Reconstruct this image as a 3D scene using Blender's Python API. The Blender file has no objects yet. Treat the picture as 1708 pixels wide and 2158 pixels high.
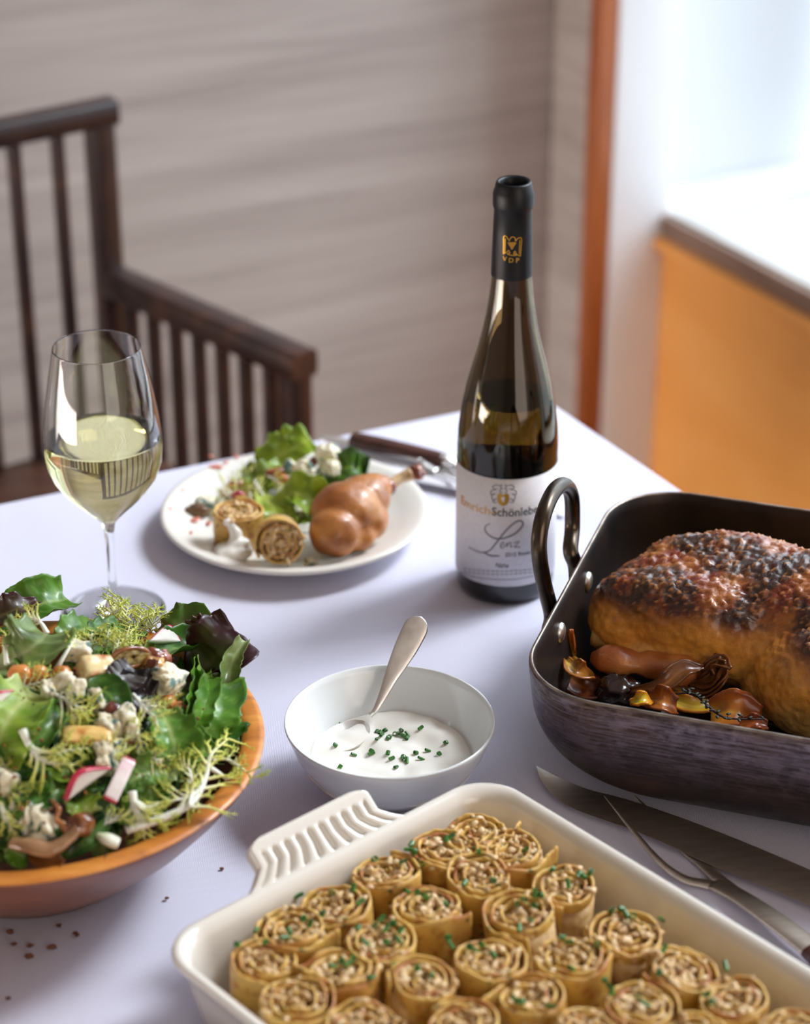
import bpy, bmesh, math, random
from math import sin, cos, pi, radians, sqrt, exp, asin, atan2
from mathutils import Vector, Matrix, noise

SC = bpy.context.scene
COL = SC.collection
TZ = 0.75                                  # height of the table top
# ------------------------------------------------------------------ camera
EYE = Vector((0.0, 0.0, 1.64)); PITCH = radians(27.3); FPX = 4770.0
cam_d = bpy.data.cameras.new('camera'); cam = bpy.data.objects.new('camera', cam_d)
COL.objects.link(cam); SC.camera = cam
cam.location = EYE; cam.rotation_euler = (pi / 2 - PITCH, 0, 0)
cam_d.sensor_fit = 'VERTICAL'; cam_d.sensor_height = 36; cam_d.sensor_width = 36 * 1708 / 2158
cam_d.lens = FPX / 2158 * 36; cam_d.clip_start = 0.05
cam_d.dof.use_dof = True; cam_d.dof.focus_distance = 1.57; cam_d.dof.aperture_fstop = 4.4
# ------------------------------------------------------------------ sky, light, exposure
WORLD = bpy.data.worlds.new('overcast_sky'); SC.world = WORLD; WORLD.use_nodes = True
bg = WORLD.node_tree.nodes['Background']
# plain overcast sky: three times brighter overhead than at the horizon, dull ground below it
_t = WORLD.node_tree; _g = _t.nodes.new('ShaderNodeTexCoord'); _s = _t.nodes.new('ShaderNodeSeparateXYZ'); _r = _t.nodes.new('ShaderNodeValToRGB'); _m = _t.nodes.new('ShaderNodeMath')
_m.operation = 'MULTIPLY_ADD'; _m.inputs[1].default_value = 0.5; _m.inputs[2].default_value = 0.5
_t.links.new(_g.outputs['Generated'], _s.inputs[0]); _t.links.new(_s.outputs['Z'], _m.inputs[0]); _t.links.new(_m.outputs[0], _r.inputs['Fac']); _t.links.new(_r.outputs['Color'], bg.inputs['Color'])
_e = _r.color_ramp.elements; _e.new(0.5); _e.new(0.52)
for _i, (_p, _v) in enumerate(((0.0, 0.16), (0.49, 0.18), (0.51, 0.33), (1.0, 1.0))):
    _e[_i].position = _p; _e[_i].color = (_v * 0.78, _v * 0.89, _v, 1)
bg.inputs['Strength'].default_value = 9.4
SC.view_settings.view_transform = 'Standard'; SC.view_settings.look = 'None'
SC.view_settings.exposure = 0.0; SC.view_settings.gamma = 1.0
SC.view_settings.use_curve_mapping = False
# room frame: corner behind the bottle, back wall runs along -UB, right wall runs along VR
CORNER = Vector((0.3037, 3.3111)); UB = Vector((cos(radians(27.5)), sin(radians(27.5)))); VR = Vector((cos(radians(-61.5)), sin(radians(-61.5))))
NR = Vector((-VR.y, VR.x))                # out through the right wall
LEDGE = 0.50; ALC = 0.34                   # window ledge height, alcove depth


def rp(a, b, z=0.0):
    """room point: a along the right wall from the corner, b outwards through it"""
    p = CORNER + VR * a + NR * b
    return Vector((p.x, p.y, z))


def area_light(name, loc, rot, sx, sy, power, color):
    l = bpy.data.lights.new(name, 'AREA'); l.shape = 'RECTANGLE'; l.size = sx; l.size_y = sy; l.energy = power; l.color = color
    o = bpy.data.objects.new(name, l); COL.objects.link(o); o.location = loc; o.rotation_euler = rot
    return o


WIN_A0, WIN_A1, WIN_Z0, WIN_Z1 = 0.17, 2.12, LEDGE + 0.02, 3.05
_c = rp((WIN_A0 + WIN_A1) / 2, ALC + 0.10, (WIN_Z0 + WIN_Z1) / 2)
_rz = atan2(-NR.y, -NR.x)
portal = area_light('sky_portal', _c, (pi / 2, 0, _rz + pi / 2 + pi), WIN_A1 - WIN_A0, WIN_Z1 - WIN_Z0, 1, (1, 1, 1))
portal.data.cycles.is_portal = True
# hazy sun through the side window
_sl = bpy.data.lights.new('hazy_sun', 'SUN'); _sl.energy = 3.5; _sl.angle = radians(16); _sl.color = (0.91, 0.955, 1.0)
_so = bpy.data.objects.new('hazy_sun', _sl); COL.objects.link(_so)
_az, _el = radians(31), radians(44); _so.rotation_euler = Vector((-cos(_az) * cos(_el), -sin(_az) * cos(_el), -sin(_el))).to_track_quat('-Z', 'Y').to_euler()
# added warm fill lights out of view: behind the viewer, and low at the left


def fill_light(name, a, b, z, sx, sy, power, aim):
    p = rp(a, b, z); d = Vector(aim) - p
    return area_light(name, p, d.to_track_quat('-Z', 'Y').to_euler(), sx, sy, power, (1.0, 0.88, 0.79))


fill_light('warm_fill_behind', 4.95, -0.7, 1.6, 2.4, 2.6, 47, (0.0, 2.4, 0.9))  # unseen fill added to lift the back wall and pier
_side = fill_light('panel_fill', 0.75, -2.9, 0.50, 2.2, 0.45, 17, (0.75, 2.5, 0.30)); _side.data.spread = radians(75)  # unseen low fill added to brighten the orange panel

# ------------------------------------------------------------------ helpers


def ray(px, py):
    d = Vector((px - 854, FPX * cos(PITCH) + (1079 - py) * sin(PITCH), -FPX * sin(PITCH) + (1079 - py) * cos(PITCH)))
    return d.normalized()


def at(px, py, z=TZ):
    d = ray(px, py); return EYE + d * ((z - EYE.z) / d.z)


def aty(px, py, y):
    d = ray(px, py); return EYE + d * (y / d.y)


def atcyl(px, py, cx, cy, R):
    d = ray(px, py); a = d.x ** 2 + d.y ** 2; b = -2 * (d.x * cx + d.y * cy); c = cx * cx + cy * cy - R * R
    q = max(0, b * b - 4 * a * c); t = (-b - sqrt(q)) / (2 * a)
    return EYE + d * t


def link(o, parent=None):
    COL.objects.link(o)
    if parent: o.parent = parent
    return o


def tag(o, label=None, cat=None, group=None, kind=None):
    if label: o['label'] = label
    if cat: o['category'] = cat
    if group: o['group'] = group
    if kind: o['kind'] = kind
    return o


def thing(name, label, cat, loc=(0, 0, 0), rz=0.0, group=None):
    o = bpy.data.objects.new(name, None); o.empty_display_size = 0.05
    link(o); o.location = loc; o.rotation_euler = (0, 0, rz)
    return tag(o, label, cat, group)


def mesh(name, V, F, m=None, smooth=True, col=None, sharp=None):
    me = bpy.data.meshes.new(name); me.from_pydata([tuple(v) for v in V], [], F)
    if smooth:
        me.polygons.foreach_set('use_smooth', [True] * len(me.polygons))
        if sharp: me.set_sharp_from_angle(angle=radians(sharp))
    if col is not None:
        a = me.color_attributes.new('pigment', 'FLOAT_COLOR', 'POINT')
        a.data.foreach_set('color', [c for q in col for c in (q[0], q[1], q[2], 1.0)])
    if m: me.materials.append(m)
    me.update()
    return me


def mk(name, V, F, m=None, parent=None, smooth=True, col=None, sharp=None, loc=None):
    o = bpy.data.objects.new(name, mesh(name, V, F, m, smooth, col, sharp)); link(o, parent)
    if loc is not None: o.location = loc
    return o


def put(name, me, parent=None, loc=None, rot=None):
    o = bpy.data.objects.new(name, me); link(o, parent)
    if loc is not None: o.location = loc
    if rot is not None: o.rotation_euler = rot
    return o


def dup(o, loc=None, rot=None, label=None, group=None, parent=None):
    c = o.copy(); link(c)
    if parent: c.parent = parent
    if loc is not None: c.location = loc
    if rot is not None: c.rotation_euler = rot
    if label: c['label'] = label
    if group: c['group'] = group
    for ch in list(o.children): dup(ch, parent=c)
    return c


class MB:
    """collects verts and faces"""
    def __init__(s): s.V = []; s.F = []; s.C = []
    def add(s, VF, c=None):
        b = len(s.V); s.V += [Vector(v) for v in VF[0]]; s.F += [tuple(i + b for i in f) for f in VF[1]]
        if c is not None:
            s.C += c if isinstance(c, list) else [c] * len(VF[0])
        return s
    def out(s): return s.V, s.F


def lathe(prof, n=64):
    V, F, rows = [], [], []
    for r, z in prof:
        if r < 1e-6: rows.append([len(V)]); V.append((0, 0, z))
        else:
            rows.append(list(range(len(V), len(V) + n)))
            V += [(r * cos(2 * pi * i / n), r * sin(2 * pi * i / n), z) for i in range(n)]
    for a, b in zip(rows, rows[1:]):
        for i in range(n):
            j = (i + 1) % n
            if len(a) == 1 and len(b) == 1: continue
            if len(a) == 1: F.append((a[0], b[j], b[i]))
            elif len(b) == 1: F.append((a[i], a[j], b[0]))
            else: F.append((a[i], a[j], b[j], b[i]))
    return V, F


def flip(VF): return VF[0], [tuple(reversed(f)) for f in VF[1]]


def crv(P, n):
    """Catmull-Rom through points P, n samples"""
    P = [Vector(p) for p in P]
    if len(P) == 2: return [P[0].lerp(P[1], i / (n - 1)) for i in range(n)]
    Q = [P[0] * 2 - P[1]] + P + [P[-1] * 2 - P[-2]]; out = []
    for i in range(n):
        t = i / (n - 1) * (len(P) - 1); k = min(int(t), len(P) - 2); t -= k
        a, b, c, d = Q[k:k + 4]
        out.append(0.5 * ((2 * b) + (c - a) * t + (2 * a - 5 * b + 4 * c - d) * t * t + (3 * b - a - 3 * c + d) * t ** 3))
    return out


def lerps(vals, n):
    return [vals[min(int(i / (n - 1) * (len(vals) - 1)), len(vals) - 2)] * (1 - f) + vals[min(int(i / (n - 1) * (len(vals) - 1)), len(vals) - 2) + 1] * f
            for i in range(n) for f in [i / (n - 1) * (len(vals) - 1) - min(int(i / (n - 1) * (len(vals) - 1)), len(vals) - 2)]]


def tube(P, rad, n=8, flat=1.0, up=None, closed=False, cap=True, power=2.0):
    """sweep of a (super)ellipse: half width rad, half height rad*flat along the transported normal"""
    P = [Vector(p) for p in P]; m = len(P)
    rad = [rad] * m if not isinstance(rad, (list, tuple)) else list(rad)
    T = []
    for i in range(m):
        if closed: t = P[(i + 1) % m] - P[i - 1]
        else: t = P[min(i + 1, m - 1)] - P[max(i - 1, 0)]
        T.append(t.normalized() if t.length > 1e-12 else Vector((0, 0, 1)))
    N = Vector(up) if up is not None else (Vector((0, 0, 1)) if abs(T[0].z) < 0.9 else Vector((1, 0, 0)))
    V, F = [], []
    for i in range(m):
        if up is not None: N = Vector(up)
        N = N - T[i] * N.dot(T[i]); N = N.normalized() if N.length > 1e-9 else T[i].orthogonal().normalized()
        B = T[i].cross(N)
        for k in range(n):
            a = 2 * pi * (k + 0.5) / n; ca, sa = cos(a), sin(a)
            if power != 2.0:
                ca = math.copysign(abs(ca) ** (2 / power), ca); sa = math.copysign(abs(sa) ** (2 / power), sa)
            V.append(P[i] + B * (rad[i] * ca) + N * (rad[i] * flat * sa))
    for i in range(m if closed else m - 1):
        j = (i + 1) % m
        for k in range(n):
            l = (k + 1) % n; F.append((i * n + k, i * n + l, j * n + l, j * n + k))
    if cap and not closed:
        F.append(tuple(reversed(range(n)))); F.append(tuple(range((m - 1) * n, m * n)))
    return V, F


def box(x0, x1, y0, y1, z0, z1, bev=0.0, seg=2):
    bm = bmesh.new(); bmesh.ops.create_cube(bm, size=1)
    for v in bm.verts:
        v.co = Vector(((x0 + x1) / 2 + v.co.x * (x1 - x0), (y0 + y1) / 2 + v.co.y * (y1 - y0), (z0 + z1) / 2 + v.co.z * (z1 - z0)))
    if bev > 0: bmesh.ops.bevel(bm, geom=list(bm.edges), offset=bev, segments=seg, profile=0.6, affect='EDGES')
    bm.verts.index_update()
    r = [v.co.copy() for v in bm.verts], [tuple(v.index for v in f.verts) for f in bm.faces]; bm.free(); return r


def xf(VF, loc=(0, 0, 0), rot=(0, 0, 0), sc=(1, 1, 1)):
    M = Matrix.Translation(loc) @ Matrix.Rotation(rot[2], 4, 'Z') @ Matrix.Rotation(rot[1], 4, 'Y') @ Matrix.Rotation(rot[0], 4, 'X') @ Matrix.Diagonal((*sc, 1))
    return [M @ Vector(v) for v in VF[0]], VF[1]


def rot2(VF, x, y, a, z=0): return xf(VF, (x, y, z), (0, 0, a))


def rrect(w, d, r, n=8):
    """rounded rectangle, half sizes w d"""
    r = min(r, w * .999, d * .999); L = []
    for cx, cy, a0 in ((w - r, d - r, 0), (-w + r, d - r, pi / 2), (-w + r, -d + r, pi), (w - r, -d + r, 3 * pi / 2)):
        for i in range(n + 1):
            a = a0 + pi / 2 * i / n; L.append((cx + r * cos(a), cy + r * sin(a)))
    return L


def loft(loops, cap0=True, cap1=True):
    V, F = [], []; n = len(loops[0])
    for L in loops: V += L
    for i in range(len(loops) - 1):
        for k in range(n):
            l = (k + 1) % n; F.append((i * n + k, i * n + l, (i + 1) * n + l, (i + 1) * n + k))
    if cap0: F.append(tuple(reversed(range(n))))
    if cap1: F.append(tuple(range((len(loops) - 1) * n, len(loops) * n)))
    return V, F


def sphere(c, r, n=12, m=8):
    rr = (r, r, r) if not isinstance(r, (tuple, list)) else r
    V, F = lathe([(sin(pi * j / m), -cos(pi * j / m)) for j in range(m + 1)], n)
    return [Vector((c[0] + v[0] * rr[0], c[1] + v[1] * rr[1], c[2] + v[2] * rr[2])) for v in V], F


def blob(parts, voxel=0.004, smooth=8, fac=0.5):
    """union of closed shapes grown together into one skin"""
    b = MB()
    for p in parts: b.add(p)
    o = mk('blob_tmp', b.V, b.F)
    r = o.modifiers.new('r', 'REMESH'); r.mode = 'VOXEL'; r.voxel_size = voxel
    s = o.modifiers.new('s', 'SMOOTH'); s.iterations = smooth; s.factor = fac
    dg = bpy.context.evaluated_depsgraph_get(); ev = o.evaluated_get(dg); me = ev.to_mesh()
    V = [v.co.copy() for v in me.vertices]; F = [tuple(p.vertices) for p in me.polygons]; NV = [v.normal.copy() for v in me.vertices]
    ev.to_mesh_clear(); md = o.data; bpy.data.objects.remove(o); bpy.data.meshes.remove(md)
    return V, F, NV


def ell(c, r, rot=(0, 0, 0), n=20, m=12): return xf(sphere((0, 0, 0), 1, n, m), c, rot, r)


def fbm(p, s, o=4): return noise.fractal(Vector(p) * s, 1.0, 2.0, o)


# ------------------------------------------------------------------ materials
def srgb(r, g, b):
    f = lambda c: c / 12.92 if c <= 0.04045 else ((c + 0.055) / 1.055) ** 2.4
    return (f(r / 255), f(g / 255), f(b / 255), 1)


class NT:
    def __init__(s, name):
        s.m = bpy.data.materials.new(name); s.m.use_nodes = True; s.t = s.m.node_tree; s.b = s.t.nodes['Principled BSDF']
        s.out = s.t.nodes['Material Output']; s._tc = None
    def n(s, typ, **kw):
        x = s.t.nodes.new('ShaderNode' + typ)
        for k, v in kw.items(): setattr(x, k, v)
        return x
    def l(s, a, b): s.t.links.new(a, b)
    def tc(s, what='Object'):
        if not s._tc: s._tc = s.n('TexCoord')
        return s._tc.outputs[what]
    def noise(s, scale, detail=4, stretch=None, rough=0.55, dist=0.0, src=None):
        x = s.n('TexNoise'); x.inputs['Scale'].default_value = scale; x.inputs['Detail'].default_value = detail
        x.inputs['Roughness'].default_value = rough; x.inputs['Distortion'].default_value = dist
        c = src if src is not None else s.tc()
        if stretch:
            mp = s.n('Mapping'); mp.inputs['Scale'].default_value = stretch; s.l(c, mp.inputs['Vector']); c = mp.outputs[0]
        s.l(c, x.inputs['Vector']); return x.outputs['Fac']
    def ramp(s, fac, stops):
        r = s.n('ValToRGB'); e = r.color_ramp.elements
        while len(e) < len(stops): e.new(0.5)
        for i, (p, c) in enumerate(stops):
            e[i].position = p; e[i].color = c if isinstance(c, (tuple, list)) else (c, c, c, 1)
        s.l(fac, r.inputs['Fac']); return r.outputs['Color']
    def mix(s, fac, a, b, typ='MIX'):
        x = s.n('Mix', data_type='RGBA', blend_type=typ)
        for sock, v in ((x.inputs[0], fac), (x.inputs[6], a), (x.inputs[7], b)):
            if isinstance(v, (int, float)): sock.default_value = v
            elif isinstance(v, tuple): sock.default_value = v
            else: s.l(v, sock)
        return x.outputs[2]
    def math(s, op, a, b=0.0, clamp=False):
        x = s.n('Math', operation=op, use_clamp=clamp)
        for sock, v in zip(x.inputs, (a, b)):
            if isinstance(v, (int, float)): sock.default_value = v
            else: s.l(v, sock)
        return x.outputs[0]
    def bump(s, h, strength, dist=0.001, prev=None):
        x = s.n('Bump'); x.inputs['Strength'].default_value = strength; x.inputs['Distance'].default_value = dist
        s.l(h, x.inputs['Height'])
        if prev is not None: s.l(prev, x.inputs['Normal'])
        s.l(x.outputs[0], s.b.inputs['Normal']); return x.outputs[0]
    def base(s, v):
        if isinstance(v, tuple): s.b.inputs['Base Color'].default_value = v
        else: s.l(v, s.b.inputs['Base Color'])
    def set(s, **kw):
        names = dict(rough='Roughness', metal='Metallic', spec='Specular IOR Level', trans='Transmission Weight', ior='IOR', coat='Coat Weight',
                     coatr='Coat Roughness', sss='Subsurface Weight', sssr='Subsurface Radius', ssss='Subsurface Scale', alpha='Alpha', sheen='Sheen Weight')
        for k, v in kw.items():
            i = s.b.inputs[names[k]]
            if hasattr(v, 'links'): s.l(v, i)
            else: i.default_value = v
        return s


def simple(name, c1, c2=None, scale=30, lo=0.35, hi=0.65, bump=0.0, bscale=200, bdist=0.001, stretch=None, detail=4, **kw):
    t = NT(name)
    if c2: t.base(t.ramp(t.noise(scale, detail, stretch), [(lo, c1), (hi, c2)]))
    else: t.base(c1)
    if bump: t.bump(t.noise(bscale, 3, stretch), bump, bdist)
    t.set(**kw); return t.m


def pigment(name, rough=0.4, trl=0.0, bump=0.0, bscale=300, bdist=0.0006, sss=0.0, spec=0.5, coat=0.0):
    """colour from the mesh's own pigment attribute; optional light passing through thin leaves"""
    t = NT(name); a = t.n('Attribute', attribute_name='pigment')
    c = t.mix(t.noise(60, 5), t.mix(1.0, a.outputs['Color'], (0.78, 0.78, 0.78, 1), 'MULTIPLY'), t.mix(1.0, a.outputs['Color'], (1.2, 1.2, 1.2, 1), 'MULTIPLY'))
    t.base(c); t.set(rough=rough, spec=spec, coat=coat)
    if sss: t.set(sss=sss, sssr=(0.004, 0.002, 0.001), ssss=1.0)
    if bump: t.bump(t.noise(bscale, 4), bump, bdist)
    if trl:
        tr = t.n('BsdfTranslucent'); t.l(t.mix(1.0, c, (1.0, 1.0, 0.55, 1), 'MULTIPLY'), tr.inputs['Color'])
        mx = t.n('MixShader'); mx.inputs[0].default_value = trl
        t.l(t.b.outputs[0], mx.inputs[1]); t.l(tr.outputs[0], mx.inputs[2]); t.l(mx.outputs[0], t.out.inputs['Surface'])
    return t.m


def wood(name, dark, mid, light, scale=6, stretch=(1, 1, 12), rough=0.35, bump=0.15, coat=0.0, spec=0.5, fine=60):
    t = NT(name); g = t.noise(scale, 6, stretch, 0.6, 0.6); h = t.noise(fine, 3, stretch)
    c = t.ramp(g, [(0.3, dark), (0.5, mid), (0.72, light)])
    c = t.mix(t.math('MULTIPLY', h, 0.45), c, dark)
    t.base(c); t.bump(h, bump, 0.0006); t.set(rough=rough, coat=coat, spec=spec); return t.m


# ------------------------------------------------------------------ room shell
def quadbox(name, a0, a1, b0, b1, z0, z1, m, parent=None, bev=0.0):
    """box in the room frame (a along right wall, b outwards)"""
    V, F = box(a0, a1, b0, b1, z0, z1, bev)
    V = [rp(v[0], v[1], v[2]) for v in V]
    return mk(name, V, F, m, parent, smooth=bev > 0, sharp=40 if bev else None)


def structure(o): o['kind'] = 'structure'; return o


t = NT('taupe_veneer')
# grain runs level along the wall: stretch across height only
_mp = t.n('Mapping'); _mp.inputs['Rotation'].default_value = (0, 0, -radians(27.5)); t.l(t.tc(), _mp.inputs['Vector'])
g1 = t.noise(3.0, 5, (0.35, 1, 7), 0.6, 0.7, _mp.outputs[0]); g2 = t.noise(9, 4, (0.3, 1, 9), 0.6, 0.3, _mp.outputs[0])
gr = t.math('ADD', t.math('MULTIPLY', g1, 0.5), t.math('MULTIPLY', g2, 0.5))
t.base(t.ramp(gr, [(0.34, srgb(160, 149, 144)), (0.5, srgb(184, 174, 169)), (0.66, srgb(198, 189, 184))]))
t.set(rough=0.55, spec=0.3); M_WALL = t.m
M_PAINT = simple('white_paint', srgb(232, 231, 233), srgb(238, 237, 239), 3, rough=0.35)
M_CREAM = simple('cream_paint', srgb(226, 218, 208), rough=0.7)
M_TRIM = wood('reddish_trim_wood', srgb(128, 66, 32), srgb(172, 94, 48), srgb(190, 112, 60), 5, (6, 6, 0.6), 0.4)
M_PANEL = wood('orange_wood_panel', srgb(232, 158, 78), srgb(242, 170, 90), srgb(248, 182, 104), 3, (1, 1, 3), 0.38, 0.05)
M_EDGE = wood('shaded_ledge_edge', srgb(110, 86, 74), srgb(138, 112, 98), srgb(160, 135, 120), 6, (1, 1, 8), 0.5)  # brown-grey front edge, its shade put into the colour
M_LEDGE = simple('pale_stone_ledge', srgb(198, 198, 196), srgb(210, 210, 208), 8, rough=0.3)
M_FLOOR = wood('dark_floorboards', srgb(58, 40, 30), srgb(84, 58, 42), srgb(104, 74, 54), 4, (0.6, 6, 1), 0.4)
M_FRAME = simple('dark_green_window_frame', srgb(66, 84, 82), rough=0.45)
t = NT('window_pane'); gl = t.n('BsdfGlossy'); gl.inputs['Roughness'].default_value = 0.0; tp = t.n('BsdfTransparent')
ge = t.n('NewGeometry'); dt = t.n('VectorMath', operation='DOT_PRODUCT'); t.l(ge.outputs['Incoming'], dt.inputs[0]); t.l(ge.outputs['Normal'], dt.inputs[1])
fr = t.math('ADD', t.math('MULTIPLY', t.math('POWER', t.math('SUBTRACT', 1.0, t.math('ABSOLUTE', dt.outputs['Value'])), 5.0), 0.96), 0.04, True); mx = t.n('MixShader')
t.l(fr, mx.inputs[0]); t.l(tp.outputs[0], mx.inputs[1]); t.l(gl.outputs[0], mx.inputs[2]); t.l(mx.outputs[0], t.out.inputs['Surface']); M_PANE = t.m

RW, RD, RH = 4.2, 5.2, 3.35        # room: width from the right wall, depth from the back wall, height


def backbox(name, u0, u1, w0, w1, z0, z1, m, bev=0.0):
    """box in the back wall frame: u leftwards along the wall, w outwards behind it"""
    W = Vector((-UB.y, UB.x)); V, F = box(u0, u1, w0, w1, z0, z1, bev); out = []
    for v in V:
        p = CORNER - UB * v[0] + W * v[1]; out.append(Vector((p.x, p.y, v[2])))
    return mk(name, out, [tuple(reversed(f)) for f in F], m, None, smooth=bev > 0, sharp=40 if bev else None)


structure(backbox('wall_back', -0.12, RW, 0.0, 0.12, 0, RH, M_WALL))
structure(quadbox('trim_1', 0.134, 0.160, -0.124, -0.0925, 0, RH, M_TRIM, bev=0.004))
structure(quadbox('wall_right', 0.0, WIN_A0 - 0.007, -0.092, 0.012, 0, RH, M_PAINT, bev=0.005))
structure(quadbox('wall_right_return', 0.0, 0.133, -0.096, -0.0925, 0, RH, M_WALL))
structure(quadbox('wall_right_reveal', 0.0, 0.06, 0.0125, ALC + 0.14, 0, RH, simple('grey_reveal_paint', srgb(214, 217, 221), rough=0.6)))
structure(quadbox('wall_right_lintel', WIN_A0 - 0.007, WIN_A1, 0.0, ALC + 0.14, WIN_Z1, RH, M_PAINT))
structure(quadbox('wall_right_near', WIN_A1, RD, 0.0, ALC + 0.14, 0, RH, M_CREAM))
structure(quadbox('wall_right_panel', WIN_A0 - 0.007, WIN_A1, 0.002, 0.03, 0.0, LEDGE - 0.052, M_PANEL))
structure(quadbox('trim_2', WIN_A0 - 0.007, WIN_A1, -0.016, 0.02, LEDGE - 0.052, LEDGE - 0.034, M_PANEL, bev=0.004))
lg = structure(quadbox('trim_3', 0.0605, WIN_A1, 0.0125, ALC + 0.02, LEDGE - 0.034, LEDGE, M_LEDGE, bev=0.003))
mk('ledge_edge', *(lambda VF: ([rp(*v) for v in VF[0]], VF[1]))(box(WIN_A0 - 0.007, WIN_A1, -0.004, 0.004, LEDGE - 0.034, LEDGE - 0.001, 0.002)), M_EDGE, lg, sharp=40)
structure(quadbox('wall_right_sill', WIN_A0 - 0.007, WIN_A1, ALC - 0.02, ALC + 0.14, 0.0, LEDGE - 0.034, M_PAINT))
w = thing('window_1', None, None, rp(0, 0, 0)); w['kind'] = 'structure'
_o = rp(0, 0, 0)


def wbox(name, a0, a1, b0, b1, z0, z1, m):
    V, F = box(a0, a1, b0, b1, z0, z1, 0.004 if m is M_FRAME else 0)
    return mk(name, [rp(*v) - _o for v in V], F, m, w, smooth=False)


for i in range(4):
    a = WIN_A0 + (WIN_A1 - WIN_A0 - 0.05) * i / 3; wbox('mullion', a, a + 0.05, ALC, ALC + 0.05, WIN_Z0, WIN_Z1, M_FRAME)
    if i < 3: wbox('pane', a + 0.05, WIN_A0 + (WIN_A1 - WIN_A0 - 0.05) * (i + 1) / 3, ALC + 0.022, ALC + 0.026, WIN_Z0 + 0.03, WIN_Z1 - 0.03, M_PANE)
wbox('bottom_rail', WIN_A0, WIN_A1, ALC - 0.002, ALC + 0.052, LEDGE + 0.001, WIN_Z0 + 0.03, M_FRAME); wbox('top_rail', WIN_A0, WIN_A1, ALC, ALC + 0.05, WIN_Z1 - 0.03, WIN_Z1, M_FRAME)
# floor, ceiling and the walls behind the viewer
structure(quadbox('floor', -0.12, RD + 0.1, -RW - 0.1, ALC + 0.14, -0.06, 0.0, M_FLOOR))
structure(quadbox('ceiling', -0.12, RD + 0.1, -RW - 0.1, ALC + 0.14, RH, RH + 0.1, M_CREAM))
structure(quadbox('wall_left', 0, RD, -RW - 0.1, -RW, 0, RH, M_CREAM))
structure(quadbox('wall_front', RD, RD + 0.1, -RW, ALC + 0.14, 0, RH, M_CREAM))

# ------------------------------------------------------------------ table and cloth
TC = Vector((0.1277, 1.9635)); TU = Vector((-cos(radians(25.4)), -sin(radians(25.4)))); TV = Vector((cos(radians(-61)), sin(radians(-61))))
TLU, TLV = 1.15, 1.75


def tp2(s, q): return TC + TU * s + TV * q


M_TABLE = wood('table_wood', srgb(70, 42, 28), srgb(98, 62, 40), srgb(120, 80, 54), 5, (1, 6, 1), 0.4)
tb = thing('dining_table', 'wooden dining table hidden under the white tablecloth', 'table', (*tp2(TLU / 2, TLV / 2), 0))
_tc = Vector((*tp2(TLU / 2, TLV / 2), 0))


def tlocal(s0, s1, q0, q1, z0, z1, bev):
    V, F = box(s0, s1, q0, q1, z0, z1, bev); r = []
    for v in V:
        p = tp2(v[0], v[1]); r.append(Vector((p.x, p.y, v[2])) - _tc)
    return r, F


mk('tabletop', *tlocal(0.006, TLU - 0.006, 0.006, TLV - 0.006, TZ - 0.035, TZ - 0.004, 0.003), M_TABLE, tb, sharp=40)
mk('apron', *tlocal(0.06, TLU - 0.06, 0.06, TLV - 0.06, TZ - 0.11, TZ - 0.035, 0.003), M_TABLE, tb, sharp=40)
for s in (0.05, TLU - 0.11):
    for q in (0.05, TLV - 0.11): mk('leg', *tlocal(s, s + 0.06, q, q + 0.06, 0, TZ - 0.035, 0.004), M_TABLE, tb, sharp=40)

t = NT('white_cotton_cloth')
t.base(t.ramp(t.noise(4, 3), [(0.3, srgb(209, 207, 225)), (0.7, srgb(217, 215, 232))]))
wv = t.n('TexWave', wave_type='BANDS', bands_direction='X'); wv.inputs['Scale'].default_value = 260; t.l(t.tc(), wv.inputs['Vector'])
b1 = t.bump(t.math('ADD', wv.outputs['Fac'], t.noise(900, 2)), 0.25, 0.0004)
t.set(rough=0.8, spec=0.2, sheen=0.1); M_CLOTH = t.m


def cloth_z(p):
    q = Vector((p.x + 0.4 * p.y, p.y - 0.5 * p.x, 0)); z = noise.noise(Vector((q.x * 16, q.y * 4.5, 3.1))) + 0.5 * noise.noise(Vector((q.x * 30 + 4, q.y * 9, 1.7)))
    return -0.0016 * max(0.0, z)


OV = 0.26
na, nb = 84, 116; sa = [-OV + (TLU + 2 * OV) * i / na for i in range(na + 1)]; sb = [-OV + (TLV + 2 * OV) * j / nb for j in range(nb + 1)]
sa = sorted(set([round(x, 4) for x in sa] + [-0.012, -0.006, -0.002, 0.0, 0.004, TLU, TLU + 0.006])); sb = sorted(set([round(x, 4) for x in sb] + [-0.012, -0.006, -0.002, 0.0, 0.004, TLV, TLV + 0.006]))
V, F = [], []


def drop(x, L):
    """maps distance past the edge to (outward, down)"""
    e = -x if x < 0 else (x - L if x > L else 0)
    if e == 0: return x, 0.0
    r = 0.005; a = min(e / r, pi / 2); o = r * sin(a); d = r * (1 - cos(a)) + max(0, e - r * pi / 2)
    return (-o if x < 0 else L + o), d


for q in sb:
    for s in sa:
        s2, d1 = drop(s, TLU); q2, d2 = drop(q, TLV); d = max(d1, d2) + 0.25 * min(d1, d2)
        wav = min(1, d / 0.12) * 0.018 * (1 + sin(17 * (s + q) + 2 * sin(5 * (s - q))))
        if d1 > 0: s2 += math.copysign(wav, s)
        if d2 > 0: q2 += math.copysign(wav, q)
        p = tp2(s2, q2); V.append(Vector((p.x, p.y, TZ - d + (cloth_z(p) if d == 0 else 0))))
wN = len(sa)
for j in range(len(sb) - 1):
    for i in range(wN - 1): F.append((j * wN + i, (j + 1) * wN + i, (j + 1) * wN + i + 1, j * wN + i + 1))
if (V[F[len(F) // 2][1]] - V[F[len(F) // 2][0]]).cross(V[F[len(F) // 2][2]] - V[F[len(F) // 2][1]]).z < 0: F = [tuple(reversed(f)) for f in F]
cl = mk('tablecloth', V, F, M_CLOTH)
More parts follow.
